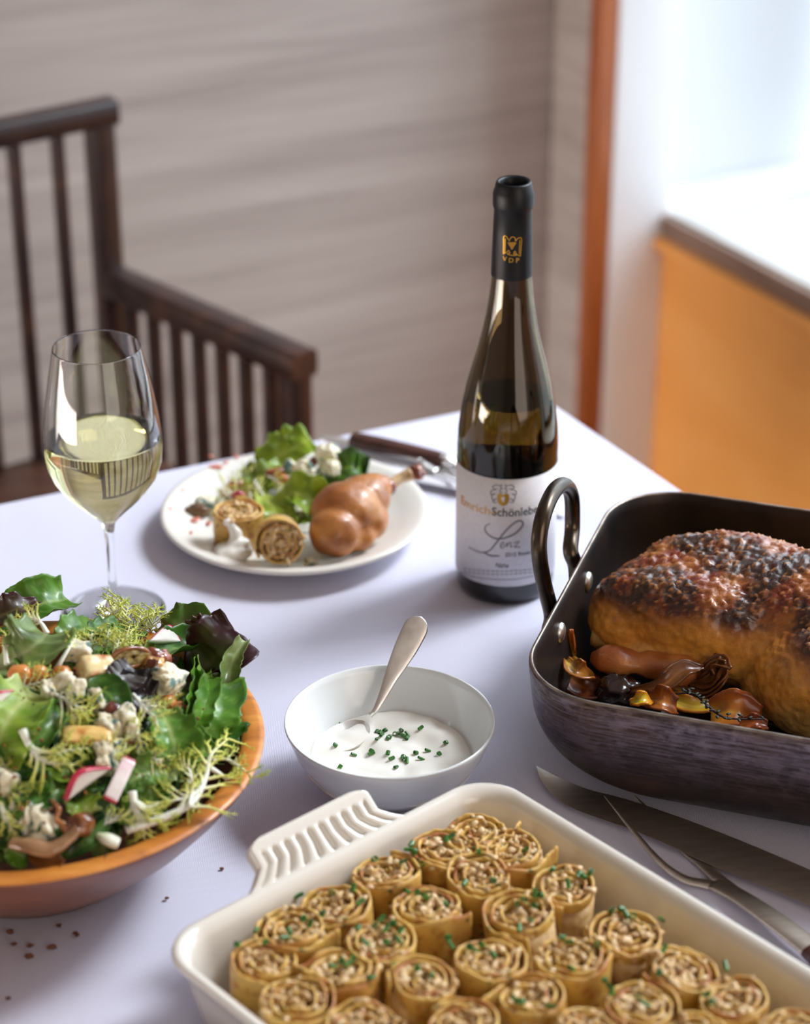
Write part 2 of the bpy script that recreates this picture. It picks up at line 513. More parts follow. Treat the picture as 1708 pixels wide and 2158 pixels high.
tag(cl, 'white cotton tablecloth draped over the dining table under all the dishes', 'tablecloth')
sol = cl.modifiers.new('thick', 'SOLIDIFY'); sol.thickness = 0.0012; sol.offset = -1
CZ = TZ + 0.0006                           # resting height on the cloth
# ------------------------------------------------------------------ armchair
t = NT('dark_worn_chair_wood'); ob = t.noise(14, 4); t.base(t.ramp(t.noise(9, 5, (2, 2, 2)), [(0.35, srgb(34, 20, 20)), (0.6, srgb(52, 30, 27)), (0.78, srgb(92, 52, 36))]))
t.set(rough=0.34, coat=0.2); M_CHAIR = t.m
M_SEAT = wood('brown_seat_wood', srgb(70, 44, 34), srgb(96, 62, 47), srgb(112, 76, 58), 5, (1, 6, 1), 0.4)
P1 = Vector((-0.3569, 2.55, 0)); BD = Vector((cos(radians(36.6)), sin(radians(36.6)), 0)); E1 = Vector((-0.1226, 2.302, 0)); AD = E1 - P1
P0 = P1 - BD * 0.56; E0 = P0 + AD; ARM = 0.640; TOP = 0.846; SEAT = 0.43
ch = thing('armchair', 'dark wooden spindle-back armchair with low arms standing behind the table', 'chair', tuple((P0 + E1) / 2))
_co = (P0 + E1) / 2


def bar(name, a, b, w, h, up=None, power=6, n=12, m=M_CHAIR):
    a, b = Vector(a), Vector(b); V, F = tube(crv([a, b], 6), w, n, h / w, up if up else ((0, 0, 1) if abs((b - a).normalized().z) < 0.9 else tuple(BD)), power=power)
    return mk(name, [v - _co for v in V], F, m, ch, sharp=50)


Zv = lambda p, z: Vector((p.x, p.y, z))
Wd = Vector((-BD.y, BD.x, 0))
for p in (P0, P1): bar('back_post', Zv(p, 0), Zv(p, TOP - 0.012), 0.0155, 0.0155)
bar('top_rail', Zv(P0 - BD * 0.02, TOP), Zv(P1 + BD * 0.02, TOP), 0.0155, 0.0155)
for k in range(1, 10):
    p = P0.lerp(P1, k / 10); bar('back_spindle', Zv(p, SEAT - 0.01), Zv(p, TOP - 0.01), 0.0082, 0.0082, power=3, n=8)
for a, b in ((P1, E1), (P0, E0)):
    d = (b - a).normalized()
    bar('arm_rail', Zv(a + d * 0.008, ARM), Zv(b + d * 0.018, ARM), 0.019, 0.016)
    bar('arm_post', Zv(b, 0), Zv(b, ARM - 0.012), 0.0155, 0.0155)
    for k in range(1, 8):
        p = a.lerp(b, k / 8); bar('arm_spindle', Zv(p, SEAT - 0.01), Zv(p, ARM - 0.01), 0.0086, 0.0086, power=3, n=8)
    bar('side_rail', Zv(a, SEAT - 0.045), Zv(b, SEAT - 0.045), 0.012, 0.03)
for a, b in ((P0, P1), (E0, E1)): bar('seat_rail', Zv(a, SEAT - 0.045), Zv(b, SEAT - 0.045), 0.012, 0.03)
V, F = loft([[Zv(q, z) - _co for q in (P0 - AD * .03, E0 + AD * .02, E1 + AD * .02, P1 - AD * .03)] for z in (SEAT - 0.02, SEAT)])
mk('seat', V, F, M_SEAT, ch, smooth=False)

# ------------------------------------------------------------------ wine bottle
BX, BY, BR = 0.0805, 1.600, 0.0395
t = NT('dark_bottle_glass'); t.base((0.25, 0.18, 0.075, 1)); t.set(rough=0.0, trans=1.0, ior=1.5); M_BGLASS = t.m
t = NT('bottled_wine'); t.base((1.0, 0.9, 0.45, 1)); t.set(rough=0.0, trans=1.0, ior=1.34); M_BWINE = t.m
M_FOIL = simple('black_foil_capsule', srgb(9, 9, 13), srgb(15, 15, 19), 40, rough=0.42, spec=0.3)
t = NT('label_paper'); t.base(t.ramp(t.noise(300, 3), [(0.3, srgb(216, 211, 214)), (0.7, srgb(224, 220, 222))])); t.set(rough=0.6); M_LABEL = t.m
M_GOLD = simple('gold_print', srgb(196, 148, 62), rough=0.35, metal=0.85)
M_GOLDT = simple('gold_lettering', srgb(205, 160, 98), rough=0.3, metal=0.6)
M_INK = simple('ink_and_dim_foil', srgb(58, 56, 62), rough=0.6)
M_INKG = simple('grey_ink', srgb(126, 124, 130), rough=0.6)
bt = thing('wine_bottle', 'tall dark green wine bottle with black capsule and white label, partly empty', 'bottle', (BX, BY, TZ))
out = [(0, 0.004), (0.022, 0.002), (0.034, 0.0), (0.0375, 0.002), (0.0393, 0.007), (BR, 0.013), (BR, 0.128), (0.0388, 0.140), (0.0365, 0.158), (0.0330, 0.176), (0.0290, 0.192), (0.0250, 0.207),
       (0.0214, 0.222), (0.0187, 0.236), (0.0168, 0.250), (0.0154, 0.264), (0.0146, 0.280), (0.0141, 0.30), (0.0138, 0.316), (0.0138, 0.336)]
inn = [(r - (0.0032 if r > 0.02 else 0.0026), z) for r, z in out[6:]]
prof = out + [(0.0125, 0.3385), (0.0105, 0.3375), (inn[-1][0], 0.334)] + list(reversed(inn[:-1])) + [(BR - 0.0035, 0.014), (0.030, 0.008), (0.012, 0.012), (0, 0.018)]
mk('bottle_body', *lathe(prof, 96), M_BGLASS, bt)
M_BASESHELL = simple('near_black_shell', srgb(20, 20, 22), rough=0.06, coat=0.4)
mk('dark_base_shell', *lathe([(0.030, 0.0002), (0.0342, -0.0001), (0.0377, 0.002), (0.0395, 0.007), (BR + 0.0002, 0.013), (BR + 0.0002, 0.0188)], 96), M_BASESHELL, bt)  # opaque near-black shell added to darken the bottle below the label
lev = 0.166
wp = [(0, 0.0185), (0.012, 0.0125), (0.030, 0.0085), (BR - 0.0030, 0.0145), (BR - 0.0028, 0.128), (0.0388 - .0028, 0.140), (0.0365 - .0028, 0.158), (0.0350 - 0.0028, lev), (0, lev)]
mk('wine', *lathe(wp, 96), M_BWINE, bt, sharp=40)
cap = [(0.0153, 0.2665), (0.0150, 0.280), (0.0145, 0.30), (0.0139, 0.3185), (0.0146, 0.3200), (0.0150, 0.3222), (0.0150, 0.3305), (0.0144, 0.3330), (0.0137, 0.3350), (0.0134, 0.3385), (0.0122, 0.3402), (0.0102, 0.3385), (0.0098, 0.332)]
cap2 = cap + [(0.0094, 0.30)]
mk('capsule', *lathe([(r + 0.0004 if i < 9 else r, z) for i, (r, z) in enumerate(cap2)], 96), M_FOIL, bt)


def cyl_patch(R, a0, a1, z0, z1, n=72):
    V = []
    for z in (z0, z1): V += [(R * sin(a0 + (a1 - a0) * i / n), -R * cos(a0 + (a1 - a0) * i / n), z) for i in range(n + 1)]
    return V, [(i, i + 1, i + n + 2, i + n + 1) for i in range(n)]


lb = mk('label', *cyl_patch(BR + 0.0003, radians(-128), radians(118), 0.0185, 0.1128), M_LABEL, bt)
bl_ = mk('light_blocking_label', *cyl_patch(BR + 0.0003, radians(128), radians(222), 0.0185, 0.1128), M_LABEL, bt); bl_.modifiers.new('t', 'SOLIDIFY').thickness = 0.00025  # unseen second label added to keep light out of the lower bottle
so = lb.modifiers.new('t', 'SOLIDIFY'); so.thickness = 0.00025; so.offset = 1
BO = Vector((BX, BY, TZ))


def strokes(name, lines, width, R, m, conv, taper=True):
    """thin printed strokes given as polylines in photo pixels, laid onto the bottle's own surface"""
    b = MB()
    for L in lines:
        P = crv([Vector((*conv(*p), 0)) for p in L], max(4, 5 * len(L)))
        Vv, Fv = [], []; n = len(P)
        for i, p in enumerate(P):
            tg = (P[min(i + 1, n - 1)] - P[max(i - 1, 0)]).normalized(); nn = Vector((-tg.y, tg.x, 0))
            wd = width * (0.45 + 0.55 * sin(pi * i / (n - 1)) if taper else 1)
            for sgn in (-1, 1):
                q = p + nn * wd * sgn * 0.5; Vv.append(atcyl(q.x, q.y, BX, BY, R) - BO)
        Fv = [(2 * i, 2 * i + 1, 2 * i + 3, 2 * i + 2) for i in range(n - 1)]
        b.add((Vv, Fv))
    return mk(name, b.V, b.F, m, bt, smooth=False)


def polys(name, polysL, R, m, conv):
    b = MB()
    for L in polysL: b.add(([atcyl(*conv(*p), BX, BY, R) - BO for p in L], [tuple(range(len(L)))]))
    return mk(name, b.V, b.F, m, bt, smooth=False)


def text2d(s, size, shear=0.0, bold=0.0):
    cu = bpy.data.curves.new('txt', 'FONT'); cu.body = s; cu.size = size; cu.align_x = 'CENTER'; cu.shear = shear; cu.offset = bold; cu.resolution_u = 3
    o = bpy.data.objects.new('txt', cu); COL.objects.link(o)
    dg = bpy.context.evaluated_depsgraph_get(); ev = o.evaluated_get(dg); me = ev.to_mesh()
    V = [v.co.copy() for v in me.vertices]; F = [tuple(p.vertices) for p in me.polygons]
    ev.to_mesh_clear(); bpy.data.objects.remove(o); bpy.data.curves.remove(cu); return V, F


def wraptext(name, s, size, a_c, z, R, m, sx=1.0, shear=0.0, bold=0.0, fit=None):
    V, F = text2d(s, size, shear, bold)
    if fit:
        w_ = max(v.x for v in V) - min(v.x for v in V); sx = fit * R / w_
    return mk(name, [(R * sin(a_c + v.x * sx / R), -R * cos(a_c + v.x * sx / R), z + v.y) for v in V], F, m, bt, smooth=False)


c3 = lambda x, y: (x / 5.3375 + 930, y / 5.338 + 960)
c4 = lambda x, y: (x / 7.195 + 1000, y / 7.193 + 350)
RL = BR + 0.0008
view_a = atan2(-BX, BY) * -1                 # the label faces a little left of the viewer
az = lambda px, py: (lambda q: (atan2(q.x - BX, -(q.y - BY)), q.z - TZ))(atcyl(px, py, BX, BY, RL))
a1, z1 = az(*c3(690, 684)); aL, _ = az(*c3(640, 640))
wraptext('producer_lettering', 'Emrich-', 0.0104, az(*c3(380, 600))[0], z1, RL, M_GOLDT, bold=0.00012, fit=0.86)
wraptext('producer_lettering', 'Schönleber', 0.0104, az(*c3(868, 640))[0], z1, RL, M_INK, bold=0.00012, fit=1.03)  # same gold foil word, its dark reflection painted as a dark colour
strokes('script_initial', [[(555, 765), (505, 790), (493, 830), (520, 880), (600, 930), (700, 932), (830, 880), (915, 795), (915, 745), (860, 738), (770, 805), (680, 905), (600, 1010), (540, 1072), (460, 1092), (380, 1068), (308, 1030)],
                           [(470, 1086), (560, 1128), (660, 1130)]], 4.0, RL, M_INKG, c3)
strokes('script_lettering', [[(672, 1018), (705, 990), (700, 970), (672, 990), (668, 1030), (690, 1040), (720, 1020), (745, 985), (740, 1035)], [(742, 1020), (765, 985), (785, 980), (782, 1030), (805, 1020)],
                             [(815, 985), (880, 968), (825, 1030), (860, 1028), (890, 1035)]], 1.6, RL, M_INKG, c3, False)
aa, zz = az(*c3(890, 1130)); wraptext('vintage_lettering', '2015 Riesling', 0.0050, aa, zz, RL, M_INK, fit=0.60)
aa, zz = az(*c3(680, 1262)); wraptext('region_lettering', 'Nahe', 0.0058, aa, zz, RL, M_INK, shear=0.3, fit=0.26)
strokes('ruled_line', [[(205, 1310), (350, 1360), (520, 1388), (700, 1398), (880, 1388), (1060, 1350), (1125, 1330)]], 1.0, RL, M_INKG, c3, False)
fine = []
for y0 in (1290, 1325):
    for k in range(16):
        x = 250 + k * 52; yy = y0 - 90 + 100 * sin(pi * (0.22 + 0.56 * (x - 200) / 900)); fine.append([(x, yy), (x + 20, yy + 2), (x + 38, yy + 1)])
strokes('fine_print', fine, 1.5, RL, M_INKG, c3, False)
# crest: gold shield in dark mantling under a helm
polys('crest_shield', [[(635, 440), (665, 420), (700, 445), (740, 422), (768, 445), (770, 500), (745, 550), (700, 572), (655, 548), (633, 500)]], RL, M_GOLD, c3)
ml = []
for sx in (-1, 1):
    X = lambda v: 702 + sx * v
    ml += [[(X(8), 335), (X(30), 330), (X(28), 360), (X(8), 372)], [(X(40), 345), (X(80), 330), (X(120), 350), (X(100), 378), (X(60), 372)], [(X(80), 385), (X(135), 395), (X(140), 440), (X(100), 425)],
           [(X(85), 430), (X(130), 450), (X(120), 500), (X(82), 480)], [(X(75), 490), (X(118), 515), (X(90), 530), (X(65), 520)], [(X(10), 378), (X(38), 382), (X(34), 412), (X(8), 420)]]
strokes('crest_mantling', ml, 2.2, RL, M_INKG, c3)
polys('crest_charge', [[(680, 470), (705, 462), (722, 480), (705, 505), (720, 525), (695, 520), (682, 500)]], RL + 0.00015, M_LABEL, c3)
# emblem on the capsule
RCz = 0.0155
strokes('emblem_eagle', [[(440, 1332), (444, 1200), (446, 1075), (480, 1062), (510, 1100), (538, 1138)], [(462, 1310), (466, 1200), (468, 1100)], [(540, 1120), (560, 1082), (600, 1076), (625, 1105), (622, 1138)],
                         [(628, 1138), (660, 1098), (700, 1086), (720, 1110), (712, 1230), (700, 1365)], [(684, 1330), (690, 1200), (694, 1120)], [(440, 1332), (500, 1300), (520, 1280), (540, 1320), (500, 1330), (560, 1352), (640, 1352)],
                         [(700, 1365), (640, 1335), (620, 1290), (600, 1330), (650, 1345), (600, 1356)]], 2.0, RCz, M_GOLD, c4, False)
gp = []
for row, (y, n) in enumerate(((1168, 4), (1195, 3), (1222, 2), (1250, 1))):
    for k in range(n):
        cx = 572 + (k - (n - 1) / 2) * 32; gp.append([(cx + 17 * cos(2 * pi * j / 8), y + 16 * sin(2 * pi * j / 8)) for j in range(8)])
polys('emblem_grapes', gp, RCz, M_GOLD, c4)
for chx, s in (((462, 1440), 'V'), ((558, 1462), 'D'), ((655, 1462), 'P')):
    aa, zz = (lambda q: (atan2(q.x - BX, -(q.y - BY)), q.z - TZ))(atcyl(*c4(*chx), BX, BY, RCz))
    wraptext('emblem_letter', s, 0.0052, aa, zz, RCz + 0.0001, M_GOLD, bold=0.0001)

# ------------------------------------------------------------------ wine glass
t = NT('clear_crystal'); t.base((0.985, 0.99, 0.985, 1)); t.set(rough=0.0, trans=1.0, ior=1.5); M_CRYS = t.m
t = NT('white_wine'); t.base((0.96, 0.915, 0.46, 1)); t.set(rough=0.0, trans=1.0, ior=1.34); M_WINE = t.m
GX, GY = -0.2295, 1.552
wg = thing('wine_glass', 'stemmed crystal glass half full of pale white wine behind the salad bowl', 'glass', (GX, GY, CZ))
zb = 0.083                                    # bottom of the bowl
go = [(0.0052, 0.0795), (0.0085, 0.0835), (0.0150, 0.0905), (0.0240, 0.0995), (0.0330, 0.1095), (0.0400, 0.1205), (0.0437, 0.132), (0.0449, 0.143), (0.0447, 0.155), (0.0432, 0.170), (0.0408, 0.186), (0.0378, 0.203), (0.0350, 0.217), (0.0336, 0.2243), (0.0332, 0.2260), (0.0331, 0.2265)]
gi = [(r - 0.0008, z + (0.002 if z < 0.1 else 0.0006 if z < 0.12 else 0)) for r, z in go[1:]]
stem = [(0, 0.0006), (0.030, 0.0), (0.0395, 0.0004), (0.0405, 0.0010), (0.0400, 0.0016), (0.030, 0.0026), (0.018, 0.0046), (0.0090, 0.0078), (0.0048, 0.0125), (0.0034, 0.020), (0.0030, 0.035), (0.0031, 0.055), (0.0037, 0.070)]
glass = stem + go + [(0.0328, 0.2270), (gi[-1][0], 0.2266)] + list(reversed(gi[:-1])) + [(0.004, 0.0838), (0, 0.0835)]
mk('glass_body', *lathe(glass, 96), M_CRYS, wg)
LV = 0.153
gw = [(0, 0.0832), (0.004, 0.0834)] + [(r + 0.0003, z - 0.0002) for r, z in gi if z < LV - 0.004]
gw += [(0.0447 - 0.0006, LV - 0.0006), (0.0444 - 0.0008, LV), (0.041, LV - 0.0004), (0, LV - 0.0005)]
mk('wine', *lathe(gw, 96), M_WINE, wg, sharp=60)

# ------------------------------------------------------------------ dinner plate
t = NT('cream_glazed_plate'); t.base(t.ramp(t.noise(8, 3), [(0.3, srgb(226, 220, 212)), (0.7, srgb(233, 228, 221))])); t.set(rough=0.22, coat=0.3); M_PLATE = t.m
PX, PY, PR = -0.0928, 1.691, 0.1125
pz = [(0, 0.004), (0.055, 0.003), (0.062, 0.0), (0.068, 0.0), (0.071, 0.003), (0.088, 0.009), (0.104, 0.0145), (0.1115, 0.017), (PR, 0.0186), (0.1120, 0.0202), (0.1095, 0.0206), (0.104, 0.0195), (0.092, 0.0145), (0.080, 0.0095), (0.066, 0.0070), (0.05, 0.0066), (0, 0.0066)]
pl = mk('dinner_plate', *lathe(pz, 96), M_PLATE, loc=(PX, PY, CZ))
tag(pl, 'cream glazed dinner plate holding the duck leg, salad and two rolls', 'plate')

# ------------------------------------------------------------------ sauce bowl
t = NT('white_porcelain'); t.base(srgb(228, 231, 232)); t.set(rough=0.12, coat=0.3); M_PORC = t.m
YX, YY, YR = -0.0105, 1.3085, 0.0722
yb = [(0, 0.004), (0.026, 0.003), (0.029, 0.0), (0.032, 0.0), (0.034, 0.004), (0.046, 0.011), (0.057, 0.021), (0.0655, 0.035), (0.0705, 0.049), (YR, 0.0535), (0.0718, 0.0550), (0.0705, 0.0546), (0.0690, 0.050), (0.0635, 0.036), (0.055, 0.0235), (0.044, 0.0140), (0.03, 0.0090), (0, 0.0078)]
sb_ = mk('sauce_bowl', *lathe(yb, 96), M_PORC, loc=(YX, YY, CZ))
tag(sb_, 'small white porcelain bowl of sour cream in the middle of the table', 'bowl')
t = NT('sour_cream'); t.base(srgb(240, 236, 228)); t.set(rough=0.3, sss=0.25, sssr=(0.004, 0.003, 0.002), ssss=1.0, spec=0.45); M_CREAMY = t.m


def sauce_h(x, y):
    r = sqrt(x * x + y * y); h = 0.0265
    h += 0.0032 * noise.noise(Vector((x * 45 + 7, y * 45, 0.3))) + 0.0016 * noise.noise(Vector((x * 90, y * 90 + 3, 2.3)))
    a = atan2(y - 0.006, x - 0.0); h += 0.0016 * sin(3 * a + r * 160) * max(0, 1 - abs(r - 0.036) / 0.024)
    d2 = (x + 0.022) ** 2 + (y - 0.004) ** 2; h -= 0.0035 * exp(-d2 / 0.00018)
    h += 0.0035 * exp(-((x + 0.018) ** 2 + (y - 0.022) ** 2) / 0.00006)
    return h


V, F = [(0, 0, sauce_h(0, 0))], []; NRG, NA = 26, 80
for i in range(1, NRG + 1):
    for k in range(NA):
        r = 0.0585 * i / NRG; a = 2 * pi * k / NA; x, y = r * cos(a), r * sin(a)
        V.append((x, y, sauce_h(x, y) - (0.002 * max(0, i - NRG + 2))))
for k in range(NA):
    F.append((0, 1 + k, 1 + (k + 1) % NA))
    for i in range(NRG - 1):
        a, b = 1 + i * NA, 1 + (i + 1) * NA; l = (k + 1) % NA; F.append((a + k, b + k, b + l, a + l))
sau = mk('sour_cream', V, F, M_CREAMY, loc=(YX, YY, CZ))
tag(sau, 'thick white sour cream filling the porcelain bowl under the chives', 'sauce')

# ------------------------------------------------------------------ metals, spoon
t = NT('brushed_silver'); sc_ = t.noise(40, 4, (1, 1, 1)); t.base(t.ramp(sc_, [(0.3, srgb(222, 218, 214)), (0.7, srgb(238, 236, 233))])); t.set(metal=1.0, rough=t.ramp(t.noise(120, 3), [(0.3, 0.30), (0.7, 0.45)])); M_SILV = t.m
t = NT('dull_steel_blade'); t.base(t.ramp(t.noise(30, 5, (1, 8, 1)), [(0.3, srgb(192, 180, 166)), (0.7, srgb(212, 200, 186))])); t.set(metal=1.0, rough=0.42); M_STEEL = t.m
M_DWOOD = wood('dark_cutlery_wood', srgb(52, 26, 22), srgb(78, 42, 34), srgb(98, 58, 46), 30, (1, 4, 1), 0.4)


def sweep_flat(P, W, T, n=12, up=(0, 0, 1), power=2.6):
    """flat bar of varying half width W and half thickness T"""
    m = len(P); P = [Vector(p) for p in P]; V, F = [], []
    for i in range(m):
        tg = (P[min(i + 1, m - 1)] - P[max(i - 1, 0)]).normalized(); u = Vector(up); u = (u - tg * u.dot(tg)).normalized(); s = tg.cross(u)
        for k in range(n):
            a = 2 * pi * (k + .5) / n; ca, sa2 = cos(a), sin(a); ca = math.copysign(abs(ca) ** (2 / power), ca); sa2 = math.copysign(abs(sa2) ** (2 / power), sa2)
            V.append(P[i] + s * W[i] * ca + u * T[i] * sa2)
    for i in range(m - 1):
        for k in range(n): l = (k + 1) % n; F.append((i * n + k, i * n + l, (i + 1) * n + l, (i + 1) * n + k))
    F.append(tuple(reversed(range(n)))); F.append(tuple(range((m - 1) * n, m * n)))
    return V, F


YO = Vector((YX, YY, CZ))
s_top = aty(888, 1300, 1.392); s_neck = aty(795, 1490, 1.352); s_bowl = at(768, 1522, TZ + 0.0278)
ts = thing('teaspoon', 'matte silver teaspoon standing in the bowl of sour cream', 'spoon', tuple(s_bowl))
hp = crv([s_bowl + (s_neck - s_bowl) * 0.45, s_neck, s_neck.lerp(s_top, 0.35) + Vector((0, 0, 0.001)), s_neck.lerp(s_top, 0.7), s_top], 90)
upv = (EYE - s_neck).normalized()
T = lerps([0.0016, 0.0014, 0.0012, 0.0011, 0.0010, 0.0009], 90)
W = [w_ * (sqrt(max(0.004, 1 - ((i / 89 - 0.88) / 0.12) ** 2)) if i / 89 > 0.88 else 1) for i, w_ in enumerate([v_.x for v_ in crv([Vector((w0_, 0, 0)) for w0_ in (0.0022, 0.0021, 0.0028, 0.0044, 0.0066, 0.0084, 0.0090, 0.0090)], 90)])]
V, F = sweep_flat(hp, W, T, 14, upv); mk('handle', [v - s_bowl for v in V], F, M_SILV, ts)
V, F = [], []
dirb = (at(698, 1574, TZ + 0.028) - s_bowl); dirb.z = -0.002; Lb = 0.040; dirb.normalize(); side = Vector((-dirb.y, dirb.x, 0)).normalized()
nl, nw = 18, 12
for lay in (0, 1):
    for i in range(nl + 1):
        tt = i / nl; wv_ = 0.0145 * sqrt(max(0.0, 1 - (2 * tt - 1) ** 2)) * (0.82 + 0.28 * tt) + 0.0006
        for k in range(nw + 1):
            x = 2 * k / nw - 1; dep = -0.0048 * (1 - x * x) * sin(pi * min(1, max(0, tt))) ** 0.7
            V.append(dirb * (tt * Lb) + side * (x * wv_) + Vector((0, 0, dep + 0.0012 + (-0.0012 if lay else 0))))
off = (nl + 1) * (nw + 1)
for i in range(nl):
    for k in range(nw):
        a = i * (nw + 1) + k; q = (a, a + 1, a + nw + 2, a + nw + 1); F.append(q); F.append(tuple(off + x for x in reversed(q)))
mk('spoon_bowl', V, F, M_SILV, ts)

# ------------------------------------------------------------------ roasting pan
t = NT('seasoned_dark_metal')
sepz = t.n('SeparateXYZ'); t.l(t.tc(), sepz.inputs[0])
zf = t.math('MULTIPLY', sepz.outputs['Z'], 10.5)            # 0 at the base, 1 at the rim
basec = t.ramp(t.noise(18, 6), [(0.3, srgb(36, 32, 36)), (0.5, srgb(58, 46, 46)), (0.72, srgb(84, 58, 46))])
wear_sheen = t.math('MULTIPLY', t.math('ADD', t.ramp(t.noise(260, 8, (0.10, 0.10, 2.6), 0.75), [(0.44, 0.0), (0.64, 1.0)]), t.ramp(t.noise(90, 9, (0.6, 0.6, 1.2), 0.75), [(0.48, 0.0), (0.62, 0.8)]), True), t.ramp(zf, [(0.35, 0.06), (0.62, 0.45), (0.92, 1.0)]))  # scratch wear, plus a lilac sheen painted in towards the rim
c = t.mix(t.math('MULTIPLY', wear_sheen, 0.62), basec, srgb(146, 132, 142))
rust = t.math('MULTIPLY', t.ramp(t.noise(14, 5), [(0.48, 0.0), (0.68, 1.0)]), t.ramp(zf, [(0.1, 1.0), (0.55, 0.0)]))
c = t.mix(t.math('MULTIPLY', rust, 0.7), c, srgb(110, 68, 40)); t.base(c)
t.set(metal=0.75, rough=t.ramp(t.noise(60, 4), [(0.3, 0.3), (0.7, 0.5)])); t.bump(t.noise(300, 5, (0.3, 0.3, 2)), 0.2, 0.0006); M_PAN = t.m
M_PANIN = simple('baked_on_black_interior', srgb(30, 26, 26), srgb(52, 40, 34), 25, rough=0.45, metal=0.5)
t = NT('bronze_handle'); t.base(t.ramp(t.noise(25, 4), [(0.3, srgb(62, 54, 46)), (0.7, srgb(98, 86, 74))])); t.set(metal=1.0, rough=0.28); M_BRONZE = t.m
PAN_YAW = radians(-18.3); PH = 0.097
pu = Vector((cos(PAN_YAW), sin(PAN_YAW))); pv = Vector((-pu.y, pu.x)); PAN_L = 0.44
_xl = at(1211, 1200, CZ + PH).xy.dot(pu); _yf = at(1480, 1522, CZ + PH).xy.dot(pv); _yb = at(1480, 1042, CZ + PH).xy.dot(pv); PAN_W = _yb - _yf
PC = pu * (_xl + PAN_L / 2) + pv * ((_yf + _yb) / 2)
pan = thing('roasting_pan', 'deep dark metal roasting pan holding the whole roast duck', 'pan', (PC.x, PC.y, CZ), PAN_YAW)


def rl(w, d, r, z): return [Vector((x, y, z)) for x, y in rrect(w, d, r, 12)]


hw, hd = PAN_L / 2, PAN_W / 2
def rloops(keys, n):
    return [rl(hw - q.x, hd - q.x, q.z, max(0.0, q.y)) for q in crv([Vector((i, z, r)) for i, z, r in keys], n)]


lo = rloops([(0.076, 0.0, 0.045), (0.055, 0.0014, 0.058), (0.038, 0.0070, 0.068), (0.023, 0.0165, 0.070), (0.011, 0.032, 0.067), (0.003, 0.056, 0.062), (0.0, PH - 0.006, 0.058)], 30) + [rl(hw, hd, 0.058, PH - 0.0006), rl(hw - 0.0008, hd - 0.0008, 0.058, PH)]
li = [rl(hw - 0.0022, hd - 0.0022, 0.057, PH)] + rloops([(0.0030, PH - 0.0008, 0.056), (0.0060, 0.058, 0.060), (0.014, 0.034, 0.066), (0.027, 0.019, 0.066), (0.043, 0.009, 0.056), (0.072, 0.003, 0.044)], 24)
mk('pan_body', *loft(lo + li[:1], True, False), M_PAN, pan)
M_RIMW = simple('worn_bare_rim_metal', srgb(120, 106, 96), srgb(168, 154, 142), 60, metal=0.9, rough=0.35)
mk('worn_rim', *tube([Vector((x, y, PH - 0.0004)) for x, y in rrect(hw - 0.0012, hd - 0.0012, 0.058, 16)], 0.0013, 8, 0.8, (0, 0, 1), True), M_RIMW, pan)
mk('pan_interior', *loft(li, False, True), M_PANIN, pan)






def on_plane(px, py, x):
    """pan-frame point where the sight line meets the plane x"""
    d = ray(px, py); R3 = Matrix.Rotation(-PAN_YAW, 3, 'Z'); e = R3 @ (EYE - Vector((PC.x, PC.y, CZ))); d = R3 @ d; return e + d * ((x - e.x) / d.x)


HP = [on_plane(*q, -hw - o) for q, o in (((1158, 1330), 0.004), ((1163, 1295), 0.006), ((1146, 1225), 0.011), ((1136, 1150), 0.014), ((1146, 1085), 0.014), ((1168, 1036), 0.014), ((1190, 1022), 0.014), ((1205, 1045), 0.014), ((1207, 1110), 0.013), ((1203, 1160), 0.010), ((1213, 1190), 0.006), ((1216, 1225), 0.004))]
for sx in (-1, 1):
    H = [Vector((p.x * -sx, p.y, p.z)) for p in HP]; mid_ = (HP[1].y + HP[-2].y) / 2
    hd_ = mk('handle', *tube(crv(H, 70), 0.0058, 14), M_BRONZE, pan)
    for e in (H[0], H[-1]):
        mk('rivet', *xf(lathe([(0.0075, 0), (0.0072, 0.0014), (0.005, 0.003), (0, 0.0036)], 16), (sx * (hw - 0.0040), e.y, 0.074), (0, -sx * pi / 2, 0)), M_SILV, hd_)
        mk('mounting_lug', *xf(box(-0.010, 0.010, -0.011, 0.011, -0.003, 0.004, 0.002), (sx * (hw + 0.001), e.y, 0.068), (0, sx * pi / 2, 0)), M_BRONZE, hd_, sharp=50)

